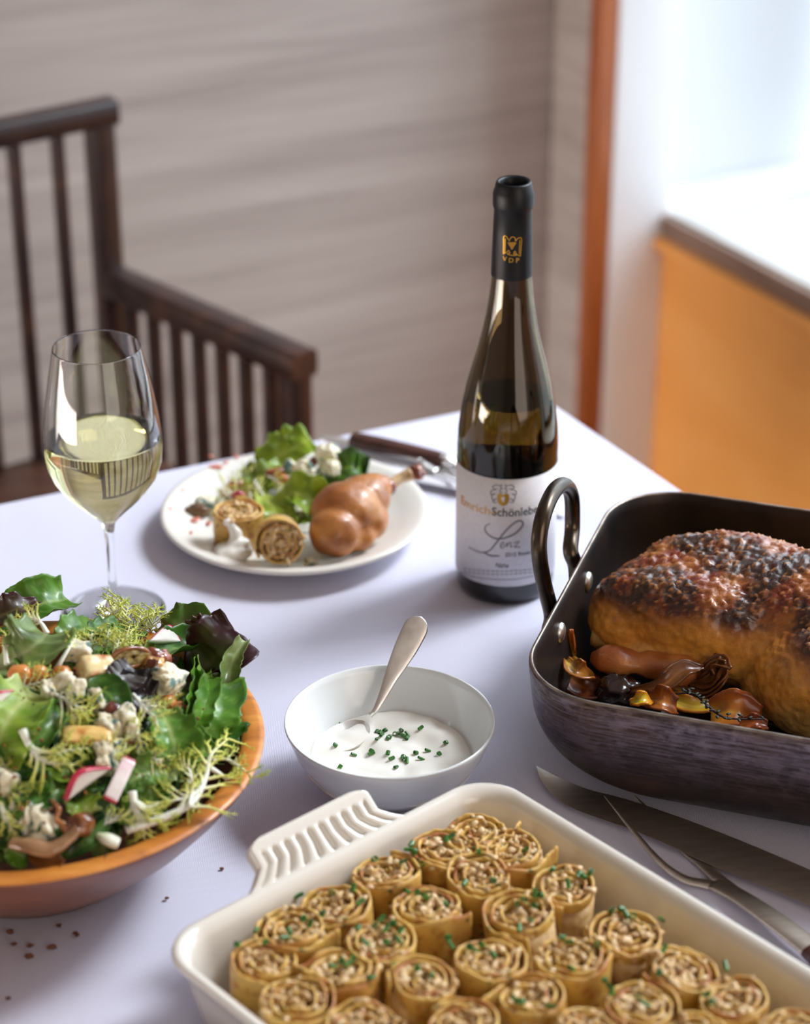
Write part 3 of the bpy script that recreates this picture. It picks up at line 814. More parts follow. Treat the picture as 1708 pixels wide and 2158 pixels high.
# ------------------------------------------------------------------ baking dish
t = NT('ivory_stoneware'); t.base(t.ramp(t.noise(6, 3), [(0.3, srgb(216, 209, 199)), (0.7, srgb(224, 218, 209))])); t.set(rough=0.16, coat=0.5, coatr=0.05); M_STONE = t.m
DZ = 0.060
d_b = (Vector((0.0535, 1.2385)), Vector((-0.1490, 1.0580)))       # back corners of the rim
DU = (d_b[0] - d_b[1]).normalized(); DYAW = atan2(DU.y, DU.x); DV = Vector((-DU.y, DU.x))
DW = (d_b[0] - d_b[1]).length; DL = 0.37
DC = (d_b[0] + d_b[1]) / 2 - DV * (DL / 2)
dish = thing('baking_dish', 'ivory stoneware baking dish with a ribbed tab handle full of rolls', 'baking dish', (DC.x, DC.y, CZ), DYAW)
hw, hd = DW / 2, DL / 2
lo = [rl(hw - 0.022, hd - 0.022, 0.018, 0.0), rl(hw - 0.018, hd - 0.018, 0.022, 0.001), rl(hw - 0.014, hd - 0.014, 0.025, 0.006), rl(hw - 0.008, hd - 0.008, 0.028, 0.036), rl(hw - 0.0045, hd - 0.0045, 0.030, 0.050), rl(hw - 0.0012, hd - 0.0012, 0.030, 0.0545), rl(hw, hd, 0.031, 0.0575), rl(hw - 0.0008, hd - 0.0008, 0.031, 0.0597), rl(hw - 0.003, hd - 0.003, 0.030, 0.0602),
      rl(hw - 0.0055, hd - 0.0055, 0.029, 0.0588), rl(hw - 0.0085, hd - 0.0085, 0.027, 0.0565), rl(hw - 0.0105, hd - 0.0105, 0.026, 0.052), rl(hw - 0.013, hd - 0.013, 0.025, 0.034), rl(hw - 0.017, hd - 0.017, 0.022, 0.012), rl(hw - 0.022, hd - 0.022, 0.018, 0.006), rl(hw - 0.03, hd - 0.03, 0.014, 0.005)]
mk('dish_body', *loft(lo), M_STONE, dish)


def tab_handle(sy):
    """flared tab: a along its width, b outwards and up; thick, with a bead round the border and nine ribs"""
    na_, nb_ = 150, 30; V, F = [], []

    def pos(a, b, under):
        hwid = 0.066 - 0.018 * min(1, b / 0.45) + 0.008 * (1 - min(1, b / 0.3)) ** 2 - (0.012 * max(0, (b - 0.82) / 0.18) ** 2)
        x = a * hwid; y = hd - 0.005 + 0.026 * b; z = 0.0560 + 0.022 * (b ** 0.9)
        nrm = Vector((0, -0.62, 0.78)); h = 0.0
        if not under:
            zx = min(1, max(0, (0.885 - abs(a)) / 0.05)); zy = min(1, max(0, (b - 0.10) / 0.10)) * min(1, max(0, (0.74 - b) / 0.08)); zone = min(zx, zy); zone = zone * zone * (3 - 2 * zone)
            k = abs(((a / 0.86 + 1) / 2 * 9) % 1 - 0.5) * 2
            h = 0.0006 - 0.0042 * zone + zone * 0.0044 * sqrt(max(0, 1 - (k / 0.92) ** 2)) * (1 if abs(a) < 0.86 else 0)
            ed = min((1 - abs(a)) / 0.05, (1 - b) / 0.09, 1); h -= 0.0022 * (1 - sqrt(max(0, 1 - (1 - ed) ** 2)))
        else: h = -0.0075 + 0.0055 * max(0, b - 0.75) / 0.25
        return Vector((x, sy * (y + nrm.y * h), z + nrm.z * h))
    for under in (0, 1):
        for j in range(nb_ + 1):
            for i in range(na_ + 1): V.append(pos(2 * i / na_ - 1, j / nb_, under))
    o = (na_ + 1) * (nb_ + 1); idx = lambda i, j, u: u * o + j * (na_ + 1) + i
    for j in range(nb_):
        for i in range(na_):
            F.append((idx(i, j, 0), idx(i + 1, j, 0), idx(i + 1, j + 1, 0), idx(i, j + 1, 0))); F.append((idx(i, j + 1, 1), idx(i + 1, j + 1, 1), idx(i + 1, j, 1), idx(i, j, 1)))
    for i in range(na_): F.append((idx(i, nb_, 0), idx(i + 1, nb_, 0), idx(i + 1, nb_, 1), idx(i, nb_, 1)))
    for j in range(nb_):
        F.append((idx(0, j, 1), idx(0, j, 0), idx(0, j + 1, 0), idx(0, j + 1, 1))); F.append((idx(na_, j, 0), idx(na_, j, 1), idx(na_, j + 1, 1), idx(na_, j + 1, 0)))
    if sy < 0: F = [tuple(reversed(f)) for f in F]
    return V, F


mk('handle', *tab_handle(1), M_STONE, dish, sharp=75); mk('handle', *tab_handle(-1), M_STONE, dish, sharp=75)

# ------------------------------------------------------------------ salad bowl
t = NT('turned_maple_bowl'); g = t.noise(30, 5, (1, 1, 1)); st = t.noise(14, 6, (1, 5, 5), 0.6, 0.4)
c = t.ramp(st, [(0.3, srgb(166, 98, 36)), (0.5, srgb(204, 126, 48)), (0.7, srgb(222, 148, 64))])
c = t.mix(t.ramp(g, [(0.56, 0.0), (0.74, 0.55)]), c, srgb(98, 52, 22)); t.base(c); t.bump(t.noise(120, 4, (1, 4, 4)), 0.2, 0.0006); t.set(rough=0.45, coat=0.15); M_BOWL = t.m
t = NT('oiled_dark_bowl_wood'); t.base(t.ramp(t.noise(14, 6, (1, 5, 5), 0.6, 0.4), [(0.3, srgb(96, 50, 30)), (0.7, srgb(134, 74, 42))])); t.set(rough=0.4, coat=0.2); M_BOWLO = t.m
SX, SY, SR, SZ = -0.2455, 1.2315, 0.1545, 0.088
sbw = thing('salad_bowl', 'wide turned wooden bowl piled with green salad', 'bowl', (SX, SY, CZ))
so_ = [(0, 0.003), (0.062, 0.002), (0.066, 0.0), (0.072, 0.0), (0.076, 0.004), (0.096, 0.020), (0.120, 0.042), (0.139, 0.064), (0.150, 0.079), (0.1535, 0.0845), (SR, 0.0868)]
mk('outer_wall', *lathe(so_, 128), M_BOWLO, sbw)
mk('rim', *lathe([(SR, 0.0868), (SR - 0.0008, SZ), (SR - 0.004, SZ + 0.0006), (SR - 0.010, SZ), (SR - 0.0135, SZ - 0.0006), (SR - 0.0150, SZ - 0.0022)], 128), M_BOWL, sbw)
mk('inner_wall', *lathe([(SR - 0.0150, SZ - 0.0022), (0.131, 0.072), (0.116, 0.050), (0.092, 0.028), (0.06, 0.014), (0, 0.010)], 128), M_BOWLO, sbw)
ck = [at(228, 1792, TZ + SZ), at(222, 1806, TZ + SZ), at(214, 1829, TZ + SZ)]
so0 = Vector((SX, SY, CZ)); mk('rim_crack', *tube([p - so0 + Vector((0, 0, 0.0004)) for p in crv(ck, 8)], 0.0004, 4), simple('crack_shadow', srgb(70, 34, 16), rough=0.8), sbw)

# ------------------------------------------------------------------ carving set
ko = at(1400, 1760, CZ)
kn = thing('carving_knife', 'long dull steel carving knife lying between the pan and the baking dish', 'knife', tuple(ko))
spine = [(1131, 1616), (1180, 1642), (1240, 1666), (1310, 1684), (1400, 1713), (1500, 1750), (1600, 1790), (1708, 1836), (1830, 1890)]
edge = [(1131, 1618), (1146, 1652), (1186, 1692), (1250, 1720), (1330, 1748), (1420, 1786), (1510, 1828), (1620, 1872), (1740, 1922)]
n = 40; A = crv([at(x, y, CZ + 0.0010 + 0.0060 * min(1, i / 4)) for i, (x, y) in enumerate(spine)], n); B = crv([at(x, y, CZ + 0.0044) for x, y in edge], n); V, F = [], []
for i in range(n):
    a, b = A[i], B[i]; nrm = Vector((0, 0, 1)); th = 0.0011
    for p, tt in ((a, th), (a.lerp(b, 0.4), th), (a.lerp(b, 0.75), th * 0.75), (b, 0.0001)): V.append(p - ko + nrm * tt)
    for p, tt in ((b, 0.0001), (a.lerp(b, 0.75), th * 0.75), (a.lerp(b, 0.4), th), (a, th)): V.append(p - ko - nrm * tt)
for i in range(n - 1):
    for k in range(8): l = (k + 1) % 8; F.append((i * 8 + l, i * 8 + k, (i + 1) * 8 + k, (i + 1) * 8 + l))
F.append(tuple(range(8))); F.append(tuple(reversed(range((n - 1) * 8, n * 8))))
mk('blade', V, F, M_STEEL, kn, sharp=25)
ke = (A[-1] + B[-1]) / 2; kd = (ke - (A[-6] + B[-6]) / 2).normalized(); kd.z = 0
mk('handle', *(lambda VF: ([v - ko for v in VF[0]], VF[1]))(sweep_flat(crv([ke - kd * 0.006, ke + kd * 0.03, ke + kd * 0.08, ke + kd * 0.12], 14), lerps([0.008, 0.011, 0.0125, 0.012, 0.013, 0.007], 14), lerps([0.0035, 0.0045, 0.0045, 0.0045, 0.003], 14))), M_DWOOD, kn)
fo = at(1500, 1860, CZ)
fk = thing('carving_fork', 'two-pronged steel carving fork crossing the carving knife', 'fork', tuple(fo))


def mksub(name, VF, o, m, par, **kw): return mk(name, [v - o for v in VF[0]], VF[1], m, par, **kw)


t1 = [at(1274, 1677, CZ + 0.0165), at(1330, 1745, CZ + 0.0120), at(1390, 1815, CZ + 0.007), at(1440, 1852, CZ + 0.0035), at(1490, 1864, CZ + 0.0022), at(1530, 1872, CZ + 0.003)]
t2 = [at(1337, 1676, CZ + 0.0085), at(1352, 1692, CZ + 0.0055), at(1374, 1716, CZ + 0.0022), at(1436, 1786, CZ + 0.0013), at(1480, 1822, CZ + 0.0018), at(1512, 1850, CZ + 0.0024), at(1540, 1872, CZ + 0.003)]
mksub('prong', sweep_flat(crv(t1, 30), lerps([0.0003, 0.0016, 0.0026, 0.0034, 0.0044, 0.0050], 30), lerps([0.0003, 0.0013, 0.0019, 0.0021, 0.0021], 30)), fo, M_STEEL, fk)
mksub('prong', sweep_flat(crv(t2, 30), lerps([0.0003, 0.0016, 0.0024, 0.0034, 0.0046, 0.0050], 30), lerps([0.0003, 0.0009, 0.0011, 0.0018, 0.0021], 30)), fo, M_STEEL, fk)
shp = [at(1508, 1862, CZ + 0.0025), at(1560, 1890, CZ + 0.006), at(1620, 1930, CZ + 0.009), at(1690, 1982, CZ + 0.010), at(1712, 2000, CZ + 0.010)]
mksub('shank', sweep_flat(crv(shp, 24), lerps([0.0075, 0.0070, 0.0080, 0.0088, 0.0090], 24), lerps([0.0020, 0.0020, 0.0026, 0.0030], 24)), fo, M_STEEL, fk)
mksub('handle', sweep_flat(crv([shp[-1], at(1790, 2068, CZ + 0.009), at(1900, 2170, CZ + 0.008)], 14), lerps([0.0088, 0.0100, 0.0115, 0.0120, 0.006], 14), lerps([0.0045, 0.0060, 0.0065, 0.004], 14)), fo, M_DWOOD, fk)

# ------------------------------------------------------------------ napkin and place cutlery behind the plate
t = NT('white_linen'); t.base(srgb(232, 230, 238)); t.bump(t.noise(700, 2), 0.2, 0.0004); t.set(rough=0.8, spec=0.2); M_LINEN = t.m
nk = thing('napkin', 'folded white linen napkin under the knife and fork behind the plate', 'napkin', tuple(at(900, 985, CZ)))
no = at(900, 985, CZ)
for k, (c0, c1, c2, c3_) in enumerate((((640, 968), (690, 925), (1255, 985), (1190, 1090)), ((655, 972), (700, 932), (1235, 984), (1178, 1080)), ((668, 974), (706, 938), (1218, 982), (1170, 1072)))):
    z0 = CZ + 0.0002 + k * 0.0026; Pc = [at(*c, z0) for c in (c0, c1, c2, c3_)]; V, F = [], []; ni, nj = 30, 14
    for j in range(nj + 1):
        for i in range(ni + 1):
            s, q = i / ni, j / nj; p = Pc[0].lerp(Pc[3], s).lerp(Pc[1].lerp(Pc[2], s), q)
            e = min(s, 1 - s, q * 0.6, (1 - q) * 0.6); hgt = 0.0024 * min(1, e / 0.02) + 0.0008 * noise.noise(Vector((p.x * 40, p.y * 40, k * 3)))
            V.append(p - no + Vector((0, 0, max(0.0, hgt))))
    for j in range(nj):
        for i in range(ni): a = j * (ni + 1) + i; F.append((a, a + 1, a + ni + 2, a + ni + 1))
    mk('fold', V, F, M_LINEN, nk)
NZ = CZ + 0.0095
kn2o = at(840, 945, NZ)
k2 = thing('table_knife', 'table knife with a dark wooden handle beside the wine bottle', 'knife', tuple(kn2o))
hk = crv([at(744, 926, NZ + 0.007), at(800, 938, NZ + 0.007), at(870, 953, NZ + 0.0065), at(938, 969, NZ + 0.006)], 20)
mksub('handle', sweep_flat(hk, lerps([0.0088, 0.0092, 0.0082, 0.0076], 20), lerps([0.0062, 0.0064, 0.0058, 0.0050], 20), 14), kn2o, M_DWOOD, k2)
mksub('bolster', sweep_flat(crv([hk[-1], at(960, 975, NZ + 0.005)], 8), lerps([0.0074, 0.0066, 0.0045], 8), lerps([0.0050, 0.0045, 0.0025], 8)), kn2o, M_SILV, k2)
mksub('blade', sweep_flat(crv([at(957, 974, NZ + 0.004), at(1040, 995, NZ + 0.003), at(1120, 1018, NZ + 0.002), at(1160, 1030, NZ + 0.001)], 14), lerps([0.006, 0.0085, 0.009, 0.002], 14), lerps([0.001, 0.0008, 0.0005], 14)), kn2o, M_SILV, k2)
f2o = at(800, 950, NZ)
f2 = thing('table_fork', 'silver table fork lying in front of the wooden-handled knife', 'fork', tuple(f2o))
fh = crv([at(672, 921, NZ + 0.002), at(720, 930, NZ + 0.0025), at(800, 950, NZ + 0.003), at(862, 963, NZ + 0.004), at(888, 970, NZ + 0.005)], 24)
mksub('handle', sweep_flat(fh, lerps([0.003, 0.0075, 0.0068, 0.0046, 0.0032, 0.0030, 0.0040], 24), lerps([0.001, 0.0016, 0.0016, 0.0018, 0.0018], 24)), f2o, M_SILV, f2)
mksub('fork_head', sweep_flat(crv([fh[-1], at(905, 976, NZ + 0.0035), at(928, 985, NZ + 0.0015)], 12), lerps([0.0040, 0.0095, 0.0115, 0.0118], 12), lerps([0.0018, 0.0014, 0.0010], 12)), f2o, M_SILV, f2)
hdir = (at(985, 1010, NZ) - at(928, 985, NZ)).normalized(); hs = Vector((-hdir.y, hdir.x, 0))
for k in range(4):
    b0 = at(926, 984, NZ + 0.0015) + hs * (-0.0096 + 0.0064 * k)
    mksub('tine', tube(crv([b0, b0 + hdir * 0.022 + Vector((0, 0, -0.001)), b0 + hdir * 0.043 + Vector((0, 0, 0.003))], 8), lerps([0.0019, 0.0016, 0.0006], 8), 8, 0.6), f2o, M_SILV, f2)
# ================================================================== food helpers
random.seed(7)
M_LEAF = pigment('salad_leaf', 0.36, 0.30, 0.25, 140, 0.0008, coat=0.15)
M_FRIS = pigment('frisee_leaf', 0.42, 0.22)
M_FOOD = pigment('matte_food', 0.6, 0.0, 0.5, 420, 0.0010)
M_GLOSS = pigment('glazed_food', 0.24, 0.0, 0.3, 260, 0.0008, coat=0.5)
M_ONION = pigment('roasted_onion', 0.30, 0.22, 0.4, 180, 0.0008, coat=0.3)
M_SOFT = pigment('crumbly_cheese', 0.65, 0.0, 0.6, 600, 0.0010, sss=0.1)
rgb = lambda r, g, b: Vector(srgb(r, g, b)[:3])
mixc = lambda a, b, t: a.lerp(b, max(0.0, min(1.0, t)))
sst = lambda a, b, x: (lambda t: t * t * (3 - 2 * t))(max(0.0, min(1.0, (x - a) / (b - a))))
TOCAM = lambda p: (EYE - Vector(p)).normalized()


def leaf(spine, width, up=None, cup=0.5, ruf=0.0, rf=5.0, bub=0.0006, nv=34, nx=18, prof=None, green=(104, 142, 52), rib=(206, 220, 160), edge=None, dark=None, seed=0, tipw=0.25, basew=0.25):
    """ribbed leaf blade swept along a spine; edges ruffle, the rib is paler"""
    P = crv(spine, nv + 1); V, F, C = [], [], []; g, rb = rgb(*green), rgb(*rib); ed = rgb(*edge) if edge else None; dk = rgb(*(dark or [c * 0.72 for c in green]))
    mid = P[nv // 2]; U = Vector(up) if up is not None else (TOCAM(mid) * 0.6 + Vector((0, 0, 1)) * 0.6)
    for i, p in enumerate(P):
        v = i / nv; T = (P[min(i + 1, nv)] - P[max(i - 1, 0)]).normalized(); N = (U - T * U.dot(T)); N = N.normalized() if N.length > 1e-6 else T.orthogonal(); S = T.cross(N)
        w = width * (prof(v) if prof else (basew + (1 - basew) * sst(0, 0.45, v)) * (1 - (1 - tipw) * sst(0.62, 1.0, v) ** 1.6))
        for k in range(nx + 1):
            x = 2 * k / nx - 1; a = cup * x; lat = sin(a) / cup if abs(cup) > 1e-4 else x; nor = (1 - cos(a)) / cup if abs(cup) > 1e-4 else 0
            ph = noise.noise(Vector((v * 2.3, seed * 7.7, 1 if x < 0 else 5))) * 2.5 + (1.7 if x < 0 else 0)
            rw = ruf * (x * x) * sin(2 * pi * rf * v + ph); rw2 = ruf * 0.6 * (x * x) * cos(2 * pi * rf * 1.37 * v + ph * 1.3)
            q = p + S * (w * lat + math.copysign(rw2, x)) + N * (w * nor + rw)
            q += N * (bub * 2 * noise.noise(q * 160 + Vector((seed, 0, 0))) + bub * 2.5 * noise.noise(q * 70))
            if i == nv: q += T * (0.10 * width * noise.noise(Vector((x * 2.2, seed, 3))))
            V.append(q)
            r = exp(-(x / (0.13 * (1.2 - v))) ** 2) * (1 - 0.75 * v); fr = (v * 6.5 - abs(x) * 1.1) % 1.0; vein = exp(-((fr - 0.5) / 0.09) ** 2) * 0.35 * (1 - abs(x) * 0.6)
            m = 0.5 + 0.9 * noise.noise(q * 90 + Vector((0, seed * 3.1, 0))); c = mixc(dk, g, m); c = mixc(c, rb, max(r, vein * 0.8))
            c = mixc(c, rb, 0.65 * (1 - sst(0.0, 0.35, v)))
            if ed is not None: c = mixc(c, ed, sst(0.35, 0.95, max(abs(x), v * 0.96) + 0.35 * noise.noise(q * 60)))
            C.append(c)
    for i in range(nv):
        for k in range(nx): a = i * (nx + 1) + k; F.append((a, a + 1, a + nx + 2, a + nx + 1))
    return V, F, C


def put_food(name, VFC, m, label=None, cat=None, group=None, sol=0.0, parent=None, kind=None):
    V, F, C = VFC; o = sum(V, Vector()) / len(V); z0 = min(v.z for v in V); o = Vector((o.x, o.y, z0)); base = Vector() if parent is None else None
    if parent is not None: ob = mk(name, [v - parent.location for v in V], F, m, parent, col=C)
    else: ob = mk(name, [v - o for v in V], F, m, None, col=C, loc=o)
    if sol:
        s = ob.modifiers.new('thickness', 'SOLIDIFY'); s.thickness = sol; s.offset = 0
    if label: tag(ob, label, cat, group, kind)
    return ob


def lump(c, r, seed=0, amp=0.25, n=16, m=10, f=1.2, rot=(0, 0, 0)):
    """uneven nugget"""
    V, F = sphere((0, 0, 0), 1, n, m); rr = (r, r, r) if not isinstance(r, (tuple, list)) else r; out = []
    M = Matrix.Rotation(rot[2], 3, 'Z') @ Matrix.Rotation(rot[1], 3, 'Y') @ Matrix.Rotation(rot[0], 3, 'X')
    for v in V:
        d = 1 + amp * noise.fractal(v * f + Vector((seed * 3.3, seed, 0)), 1.0, 2.0, 3); out.append(Vector(c) + M @ Vector((v.x * d * rr[0], v.y * d * rr[1], v.z * d * rr[2])))
    return out, F


def cubish(c, r, seed=0, amp=0.18, rot=(0, 0, 0), n=14, f=2.5, pw=5):
    V, F = sphere((0, 0, 0), 1, n, n // 2 + 4); M = Matrix.Rotation(rot[2], 3, 'Z') @ Matrix.Rotation(rot[1], 3, 'Y') @ Matrix.Rotation(rot[0], 3, 'X'); out = []
    for v in V:
        k = (abs(v.x) ** pw + abs(v.y) ** pw + abs(v.z) ** pw) ** (-1 / pw) if v.length > 0 else 1; d = k * (1 + amp * noise.fractal(v * f + Vector((seed, seed * 2.1, 0)), 1.0, 2.0, 3))
        out.append(Vector(c) + M @ Vector((v.x * d * r[0], v.y * d * r[1], v.z * d * r[2])))
    return out, F


# ------------------------------------------------------------------ rolled crepes
t = NT('speckled_crepe')
n1 = t.noise(45, 5); n2 = t.noise(110, 4); base_ = t.ramp(n1, [(0.32, srgb(192, 150, 68)), (0.55, srgb(212, 172, 90)), (0.72, srgb(168, 114, 50))])
base_ = t.mix(t.ramp(n2, [(0.53, 0.0), (0.66, 0.85)]), base_, srgb(160, 92, 40))
a_ = t.n('Attribute', attribute_name='pigment'); brown = t.n('SeparateColor'); t.l(a_.outputs['Color'], brown.inputs[0])
base_ = t.mix(t.math('MULTIPLY', brown.outputs[0], 0.95), base_, srgb(164, 92, 40))
vo = t.n('TexVoronoi'); vo.inputs['Scale'].default_value = 170; t.l(t.tc(), vo.inputs['Vector'])
spk = t.math('MULTIPLY', t.ramp(vo.outputs['Distance'], [(0.16, 1.0), (0.30, 0.0)]), t.ramp(t.noise(80, 2), [(0.45, 0.0), (0.55, 1.0)]))
t.base(t.mix(t.math('MULTIPLY', spk, 0.9), base_, srgb(56, 84, 36))); t.set(rough=0.5, coat=0.1); t.bump(n2, 0.3, 0.0008); M_CREPE = t.m
t = NT('shredded_filling'); t.base(t.ramp(t.noise(110, 5), [(0.3, srgb(158, 108, 60)), (0.48, srgb(202, 166, 114)), (0.72, srgb(226, 200, 156))])); t.set(rough=0.42, sss=0.15, sssr=(0.003, 0.002, 0.001), ssss=1.0, coat=0.15); t.bump(t.noise(260, 4), 0.5, 0.0008); M_FILL = t.m


def roll_meshes(seed, H=0.0480, R=0.0222, tail=False, turns=3.2):
    rnd = random.Random(seed); ox, oy = rnd.uniform(0.9, 1.06), rnd.uniform(0.9, 1.04); n = 170; V, F, C = [], [], []
    th0 = rnd.uniform(0, 6.28); path = []
    r0 = rnd.uniform(0.0035, 0.006)
    for i in range(n + 1):
        s = i / n; th = th0 + turns * 2 * pi * s; r = r0 + (R - r0) * s ** 0.85; r *= 1 + 0.11 * noise.noise(Vector((cos(th) * 1.3, sin(th) * 1.3, seed * 2.0))) * (1 - 0.4 * s) + 0.04 * noise.noise(Vector((th * 0.7, seed, 0)))
        path.append(Vector((r * cos(th) * ox, r * sin(th) * oy, 0)))
    if tail:
        d = (path[-1] - path[-4]).normalized(); out = path[-1].normalized()
        for k in range(1, 11): path.append(path[-1] + (d + out * 0.10 * k / 6).normalized() * 0.0014)
    L = len(path) - 1
    for i, p in enumerate(path):
        T = (path[min(i + 1, L)] - path[max(i - 1, 0)]).normalized(); N = Vector((-T.y, T.x, 0)); th = 0.00105 * (1 + 0.3 * noise.noise(Vector((i * 0.15, seed, 4))))
        zt = H + 0.0030 * noise.noise(Vector((i * 0.11, seed, 0))) + 0.0013 * noise.noise(Vector((i * 0.5, seed, 9))) - 0.0022 * max(0, 0.25 - i / L) * 4; br = sst(-0.1, 0.6, noise.noise(Vector((i * 0.06, seed, 2))))
        for (o, z, b) in ((-1, 0.001, 0.15), (-1, H * 0.5, 0.05), (-1, zt - 0.003, br * 0.4), (-0.9, zt - 0.0004, br * 0.9), (0, zt, br), (0.9, zt - 0.0004, br * 0.9), (1, zt - 0.003, br * 0.4), (1, H * 0.5, 0.05), (1, 0.001, 0.2)):
            V.append((p - N * (th * o)) * (0.88 if z < 0.002 else 0.97 if z < H * 0.6 else 1.0)); V[-1].z = z; C.append((b, b, b))
    for i in range(L):
        for k in range(8): a = i * 9 + k; F.append((a, a + 9, a + 10, a + 1))
    F.append(tuple(range(9))); F.append(tuple(reversed(range(L * 9, L * 9 + 9))))
    wrap = mesh('wrapper', V, F, M_CREPE, True, C)
    b = MB(); b.add(lathe([(0, H - 0.0075), (R * 0.9 * min(ox, oy), H - 0.0075), (R * 0.9 * min(ox, oy), 0.002), (0, 0.002)], 24))
    for k in range(80):
        s = rnd.random() ** 0.7; th = th0 + turns * 2 * pi * s + pi; r = (r0 + (R - 0.003 - r0) * s ** 0.85) * rnd.uniform(0.72, 1.0) if k % 4 else rnd.uniform(0, R * 0.86)
        z = H - 0.0050 + rnd.uniform(-0.0020, 0.0030) + (0.0030 if k % 9 == 0 else 0); sz = rnd.uniform(0.0014, 0.0031); el_ = rnd.choice((1, 1.2, 1.6, 2.0))
        b.add(xf(lump((0, 0, 0), (sz * el_, sz, sz * 0.75), k + seed * 100, 0.55, 10, 7, 1.1), (r * cos(th) * ox, r * sin(th) * oy, z), (rnd.uniform(-.6, .6), rnd.uniform(-.6, .6), rnd.uniform(0, 6.28))))
    return wrap, mesh('filling', b.V, b.F, M_FILL)


ROLLS = [roll_meshes(s, tail=(s in (0, 2, 5, 7))) for s in range(9)]


def roll(label, group, loc, rot, var, H=None):
    t_ = thing('crepe_roll', label, 'crepe roll', loc, 0, group); t_.rotation_euler = rot
    put('wrapper', ROLLS[var][0], t_); put('filling', ROLLS[var][1], t_); return t_


ROLLPX = [[(1007, 1705), (913, 1772), (820, 1835), (718, 1900), (620, 1955), (530, 2020)], [(1105, 1770), (1012, 1830), (908, 1912), (795, 1975), (728, 2050), (605, 2110)],
          [(1197, 1850), (1112, 1915), (1025, 2020), (885, 2060), (775, 2145)], [(1312, 1955), (1215, 2015), (1136, 2100), (985, 2153), (880, 2235)],
          [(1423, 2040), (1345, 2110), (1240, 2165), (1100, 2250)], [(1560, 2100), (1470, 2180), (1360, 2240)], [(1680, 2160), (1600, 2245)]]
ORD = ['first', 'second', 'third', 'fourth', 'fifth', 'sixth', 'seventh']
rr = random.Random(3); tops = []
for i, row in enumerate(ROLLPX):
    for j, (x, y) in enumerate(row):
        p = at(x, y, CZ + 0.0545); q_ = Vector((p.x - DC.x, p.y - DC.y)); u_, v_ = q_.dot(DU), q_.dot(DV); u_ = max(-0.0960, min(0.0945, u_)); v_ = min(0.1488, v_); u_, v_ = (u_ * 0.965, v_ - 0.004) if i == 0 and j in (0, 5) else (u_, v_); q_ = DC + DU * u_ + DV * v_; p = Vector((q_.x, q_.y, p.z)); rot = (rr.uniform(-0.09, 0.09), rr.uniform(-0.09, 0.09), rr.uniform(0, 6.28))
        lab = 'golden crepe roll, %s from the carving-knife rim in the %s row from the ribbed handle' % (ORD[j], ORD[i])
        roll(lab, 'crepe rolls standing in the baking dish', (p.x, p.y, CZ + 0.0062), rot, (i * 2 + j * 5 + (i * j) % 3) % 9); tops.append((p, '%s roll of the %s row' % (ORD[j], ORD[i])))

# chives
t = NT('cut_chives'); t.base(t.ramp(t.noise(200, 2), [(0.3, srgb(38, 88, 30)), (0.7, srgb(72, 132, 48))])); t.set(rough=0.35, coat=0.2); M_CHIVE = t.m
CHV = []
for s in range(4):
    h = (0.0030, 0.0042, 0.0022, 0.0052)[s]; r = (0.0016, 0.0013, 0.0019, 0.0012)[s]
    CHV.append(mesh('chive_piece', *xf(lathe([(r, 0), (r * 1.04, h * 0.5), (r, h), (r * 0.72, h), (r * 0.7, h * 0.5), (r * 0.72, 0), (r, 0)], 12), (0, 0, -h / 2), (0, 0, 0), (1, 0.85, 1)), M_CHIVE, True, None, 40))


def chive(loc, rot, var, label, group, sc=1.0):
    o = put('chive_piece', CHV[var], None, loc, rot); o.scale = (sc, sc, sc); return tag(o, label, 'chive', group)


SAUCEPX = [(795, 1533), (802, 1538), (812, 1533), (805, 1547), (822, 1549), (795, 1556), (833, 1542), (840, 1541), (846, 1536), (850, 1544), (818, 1552), (859, 1543), (858, 1549), (887, 1537), (940, 1564), (722, 1518), (707, 1570), (746, 1580), (783, 1573), (783, 1577),
           (818, 1582), (826, 1592), (850, 1590), (858, 1597), (877, 1579), (902, 1573), (926, 1582), (888, 1591), (717, 1610), (835, 1611), (852, 1595)]
for i, (x, y) in enumerate(SAUCEPX):
    p = at(x, y, CZ + 0.029); zz = CZ + sauce_h(p.x - YX, p.y - YY) + 0.0012
    chive((p.x, p.y, zz), (rr.uniform(0.9, 1.6), rr.uniform(-0.4, 0.4), rr.uniform(0, 6.28)), i % 4, 'tiny chive ring in the clustered patch on the sour cream in front of the spoon' if i < 13 else 'tiny chive ring lying alone on the sour cream towards the %s of the bowl' % ('front' if y > 1578 else 'spoon side' if x < 760 else 'pan side' if x > 870 else 'middle'), 'chives on the sour cream', 0.95)
